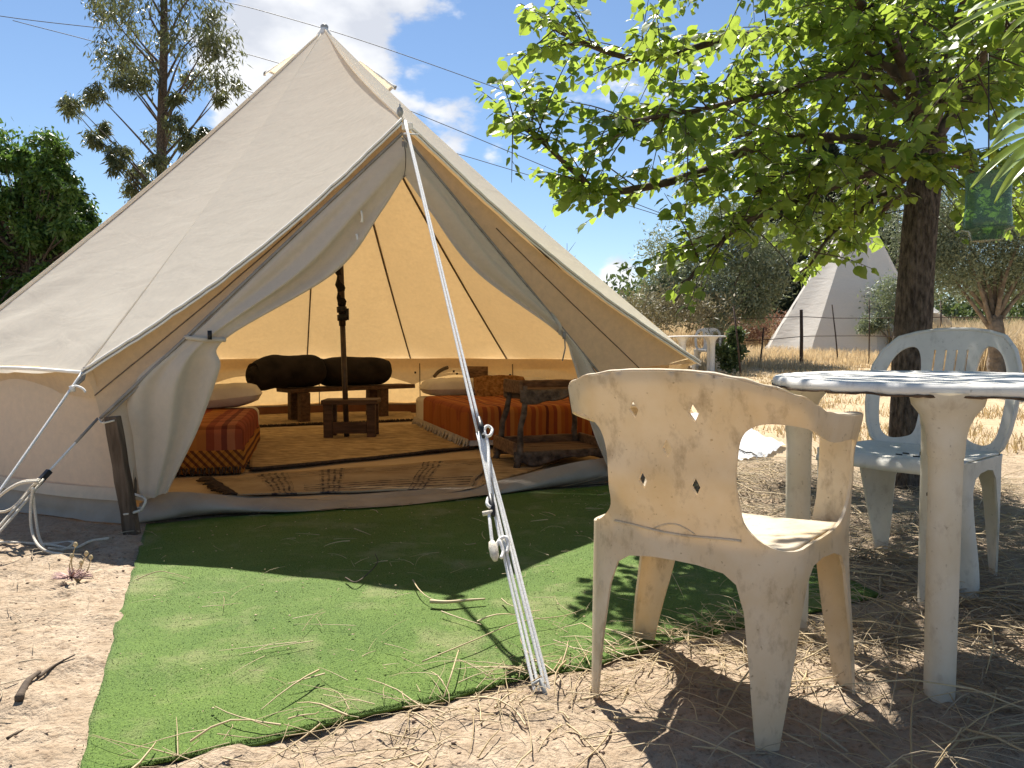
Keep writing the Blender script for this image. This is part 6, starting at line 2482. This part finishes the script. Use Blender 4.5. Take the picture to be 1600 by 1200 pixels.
def straw_litter(name, label, n, region, mat, seed, lmin, lmax, r, lift=0.02, dens=None, parent=None):
    g = random.Random(seed)
    Vs, Fs = [], []
    off = 0
    cnt = 0
    while cnt < n:
        x, y = region(g)
        if dens and g.random() > dens(x, y): continue
        cnt += 1
        ln = g.uniform(lmin, lmax)
        a = g.uniform(0, 6.283); curl = g.gauss(0, 0.35)
        kink = g.gauss(0, 0.9) if g.random() < 0.3 else 0.0; kat = g.randint(1, 3)
        seg = 4
        w = r * (g.uniform(0.45, 1.1) if g.random() < 0.75 else g.uniform(1.2, 2.2))
        arch = abs(g.gauss(0, lift)) * min(1, ln / 0.12)
        zs = []
        pts = []
        for i in range(seg + 1):
            t = i / seg
            pts.append([x, y, 0])
            x += math.cos(a) * ln / seg; y += math.sin(a) * ln / seg; a += curl / seg + (kink if i == kat else 0.0)
        xy = np.array(pts)
        zz = terrain(xy[:, 0], xy[:, 1])
        inm = in_quad(xy[:, 0], xy[:, 1], MAT)
        zz = np.where(inm > 0, 0.022, zz)
        tilt = g.gauss(0, 0.5) * arch
        for i in range(seg + 1):
            t = i / seg
            z = max(zz[i] + 0.004, zz.max() * 0.8 + zz[i] * 0.2 + 0.003) + arch * math.sin(math.pi * t) + max(0, tilt * (2 * t - 1))
            p = np.array([xy[i, 0], xy[i, 1], z])
            d = xy[min(i + 1, seg)] - xy[max(i - 1, 0)]
            s = np.array([-d[1], d[0], 0]); s /= (np.linalg.norm(s) + 1e-9)
            taper = w * (1 - 0.6 * t)
            Vs += [p + s * taper, p + np.array([0, 0, taper * 1.3]), p - s * taper]
        for i in range(seg):
            b = off + i * 3
            for k in range(3):
                Fs.append((b + k, b + (k + 1) % 3, b + 3 + (k + 1) % 3)); Fs.append((b + k, b + 3 + (k + 1) % 3, b + 3 + k))
        off += (seg + 1) * 3
    o = link_mesh(name, mesh_np(name, np.array(Vs), np.array(Fs)), mat, parent, smooth=False)
    o['kind'] = 'stuff'
    if parent is None: tag(o, label, 'straw')
    return o


def reg_right(g):
    return g.uniform(0.45, 2.9), g.uniform(1.3, 4.6)


def dens_right(x, y):
    k = 0.15 + 0.85 * min(1, max(0, (x - 0.55) / 0.7))
    if float(in_quad(np.array([x]), np.array([y]), MAT)[0]) > 0: k *= 0.02
    if x < 0.9 and y < 1.75: k = max(k, 0.45 if x > 0.25 else .1)
    return k * (0.35 + 0.9 * max(0, float(fbm(np.array([x * 1.6]), np.array([y * 1.6]), 3)[0]) + 0.45))


straw_litter('straw_litter', 'loose dry straw strewn thickly under the table and tree', 6800, reg_right, M_STRAW_GREY, 91, 0.03, 0.24, 0.0016, 0.02, dens_right)
straw_litter('straw_stalks', 'long pale straw stalks lying by the chair legs', 900, reg_right, M_STRAW, 92, 0.18, 0.55, 0.0021, 0.03, dens_right)


def reg_front(g):
    return g.uniform(-0.75, 1.6), g.uniform(1.3, 2.2)


def dens_front(x, y):
    d = float(in_quad(np.array([x]), np.array([y]), MAT)[0])
    if d > 0.04: return 0.015
    return math.exp(-abs(d) / 0.16) * (0.3 + 0.7 * max(0, x + 0.6))


straw_litter('mat_edge_straw', 'dry straw gathered along the outer edge of the mat', 700, reg_front, M_STRAW, 93, 0.04, 0.22, 0.0015, 0.012, dens_front)
straw_litter('sand_straw', 'scattered straw bits on the sand beside the mat', 190, lambda g: (g.uniform(-2.4, -0.7), g.uniform(1.35, 3.3)), M_STRAW_GREY, 94, 0.03, 0.20, 0.0013, 0.006,
             lambda x, y: 0.0 if float(in_quad(np.array([x]), np.array([y]), MAT)[0]) > -0.02 else 1.0)
straw_litter('mat_straw', 'few pale straws dropped on the green mat', 120, lambda g: (g.uniform(-1.6, 1.0), g.uniform(1.4, 4.2)), M_STRAW, 95, 0.03, 0.16, 0.0013, 0.006,
             lambda x, y: 1.0 if float(in_quad(np.array([x]), np.array([y]), MAT)[0]) > 0.05 else 0.0)


def crumbs(name, label, n, region, mat, seed, smin, smax, dens=None):
    g = random.Random(seed)
    ico = [(0, 0, 1), (0.9, 0, 0.2), (0.2, 0.85, 0.3), (-0.8, 0.3, 0.15), (-0.2, -0.9, 0.25), (0, 0, -0.4)]
    tri = [(0, 1, 2), (0, 2, 3), (0, 3, 4), (0, 4, 1), (5, 2, 1), (5, 3, 2), (5, 4, 3), (5, 1, 4)]
    Vs, Fs, off, cnt = [], [], 0, 0
    while cnt < n:
        x, y = region(g)
        if dens and g.random() > dens(x, y): continue
        cnt += 1
        s = g.uniform(smin, smax) * (0.5 + g.random())
        z = 0.022 if float(in_quad(np.array([x]), np.array([y]), MAT)[0]) > 0 else gz(x, y)
        a = g.uniform(0, 6.28)
        for q in ico:
            qx, qy, qz = (c * g.uniform(0.7, 1.3) for c in q)
            Vs.append((x + s * (qx * math.cos(a) - qy * math.sin(a)), y + s * (qx * math.sin(a) + qy * math.cos(a)), z + s * 0.55 * qz))
        Fs += [tuple(i + off for i in t) for t in tri]; off += 6
    o = link_mesh(name, mesh_np(name, np.array(Vs), np.array(Fs)), mat, None, smooth=False)
    return tag(o, label, 'debris', kind='stuff')


out_of_mat = lambda x, y: 0.0 if float(in_quad(np.array([x]), np.array([y]), MAT)[0]) > -0.01 else 1.0
crumbs('earth_crumbs', 'small crumbs of earth and bark on the sand', 2600, lambda g: (g.uniform(-2.6, 2.4), g.uniform(1.3, 4.2)), M_CLOD, 101, 0.0018, 0.007, out_of_mat)
crumbs('mat_debris', 'pale bits of debris sprinkled over the green mat', 520, lambda g: (g.uniform(-1.7, 1.1), g.uniform(1.35, 4.3)), M_STRAW, 102, 0.0016, 0.0045, lambda x, y: 1.0 - out_of_mat(x, y))


# single sticks and stalks one can pick out
def stick(pix, r, mat, name, label, cat='stick', zoff=0.0, arch=0.0, group=None):
    pts = []
    k = len(pix)
    for i, (u, v) in enumerate(pix):
        p = gp(u, v)
        inm = float(in_quad(np.array([p.x]), np.array([p.y]), MAT)[0]) > 0
        p.z = (0.024 if inm else gz(p.x, p.y)) + r + arch * math.sin(math.pi * i / (k - 1)) + zoff
        pts.append(p)
    mb = MB(); cv = catmull(pts, 8 * (k - 1))
    mb.tube(cv, [r * (1 - 0.55 * i / (len(cv) - 1)) for i in range(len(cv))], 6)
    o = mb.build(name, mat)
    return tag(o, label, cat, group)


stick([(30, 1108), (45, 1080), (62, 1060)], 0.010, M_TWIG, 'broken_stick', 'short thick broken stick on the sand')
stick([(60, 1068), (85, 1050), (118, 1040)], 0.0045, M_TWIG, 'bent_twig', 'thin dark twig beyond the broken stick')
stick([(12, 1168), (22, 1162), (38, 1152)], 0.004, M_TWIG, 'dark_twig', 'short dark twig on bare sand beside the mat')
stick([(645, 918), (655, 938), (672, 952), (700, 955)], 0.0022, M_STRAW, 'curved_straw', 'thin curved straw arching over the shadow edge on the mat', 'straw', 0, 0.01)
stick([(672, 955), (700, 956), (730, 953), (758, 951)], 0.0065, M_STRAW, 'dry_stalk', 'flat pale dry stalk on the mat at the shadow edge', 'stalk')
stick([(540, 915), (556, 922), (575, 908), (590, 890), (586, 876)], 0.003, M_TWIG, 'forked_twig', 'crooked forked twig on the shaded part of the mat')
stick([(660, 1050), (740, 1020), (810, 992), (880, 980), (912, 965)], 0.0022, M_STRAW, 'long_straw', 'long thin straw lying across the sunny mat to the guy rope', 'straw', 0, 0.01)
stick([(200, 912), (245, 905), (270, 908), (298, 916)], 0.002, M_STRAW, 'pale_straw', 'pale straw crossing from the sand onto the mat near the thistle', 'straw')
stick([(690, 1098), (706, 1080), (716, 1045), (718, 1034)], 0.0022, M_STRAW, 'upright_straw', 'bent straw standing at the outer mat edge', 'straw', 0, 0.02)
# dry thistle on the sand
th = gp(122, 912); th.z = gz(th.x, th.y)
tho = empty('dry_thistle', tuple(th)); tag(tho, 'small dried thistle standing on the sand by the stake', 'plant')
for (u, v) in ((118, 852), (135, 866), (112, 870), (142, 872), (127, 880)):
    e = dp(u, v, th.y + lr2.uniform(-.03, .03))
    mb = MB(); mb.tube(catmull([th, th.lerp(e, .5) + Vector((lr2.uniform(-.02, .02), 0, 0)), e], 8), [0.0035 - 0.0003 * i for i in range(9)], 5)
    mb.lathe([(0, -0.008), (0.008, 0), (0.004, 0.01), (0, 0.012)], 7, Matrix.Translation(e)); mb.build('stalk', M_STRAW, tho)
mb = MB()
pk = gp(112, 914); pk.z = gz(pk.x, pk.y) + 0.02
for i in range(90):
    d = Vector((lr2.gauss(0, 1), lr2.gauss(0, 1), abs(lr2.gauss(0, .8)))).normalized()
    mb.tube([pk, pk + Vector((d.x * 0.07, d.y * 0.04, d.z * 0.035))], [0.003, 0.001], 3)
mb.build('fluffy_head', simple('dusty pink fluff', (0.42, 0.28, 0.25), (0.55, 0.38, 0.34), 20, 0.95, 0), tho)
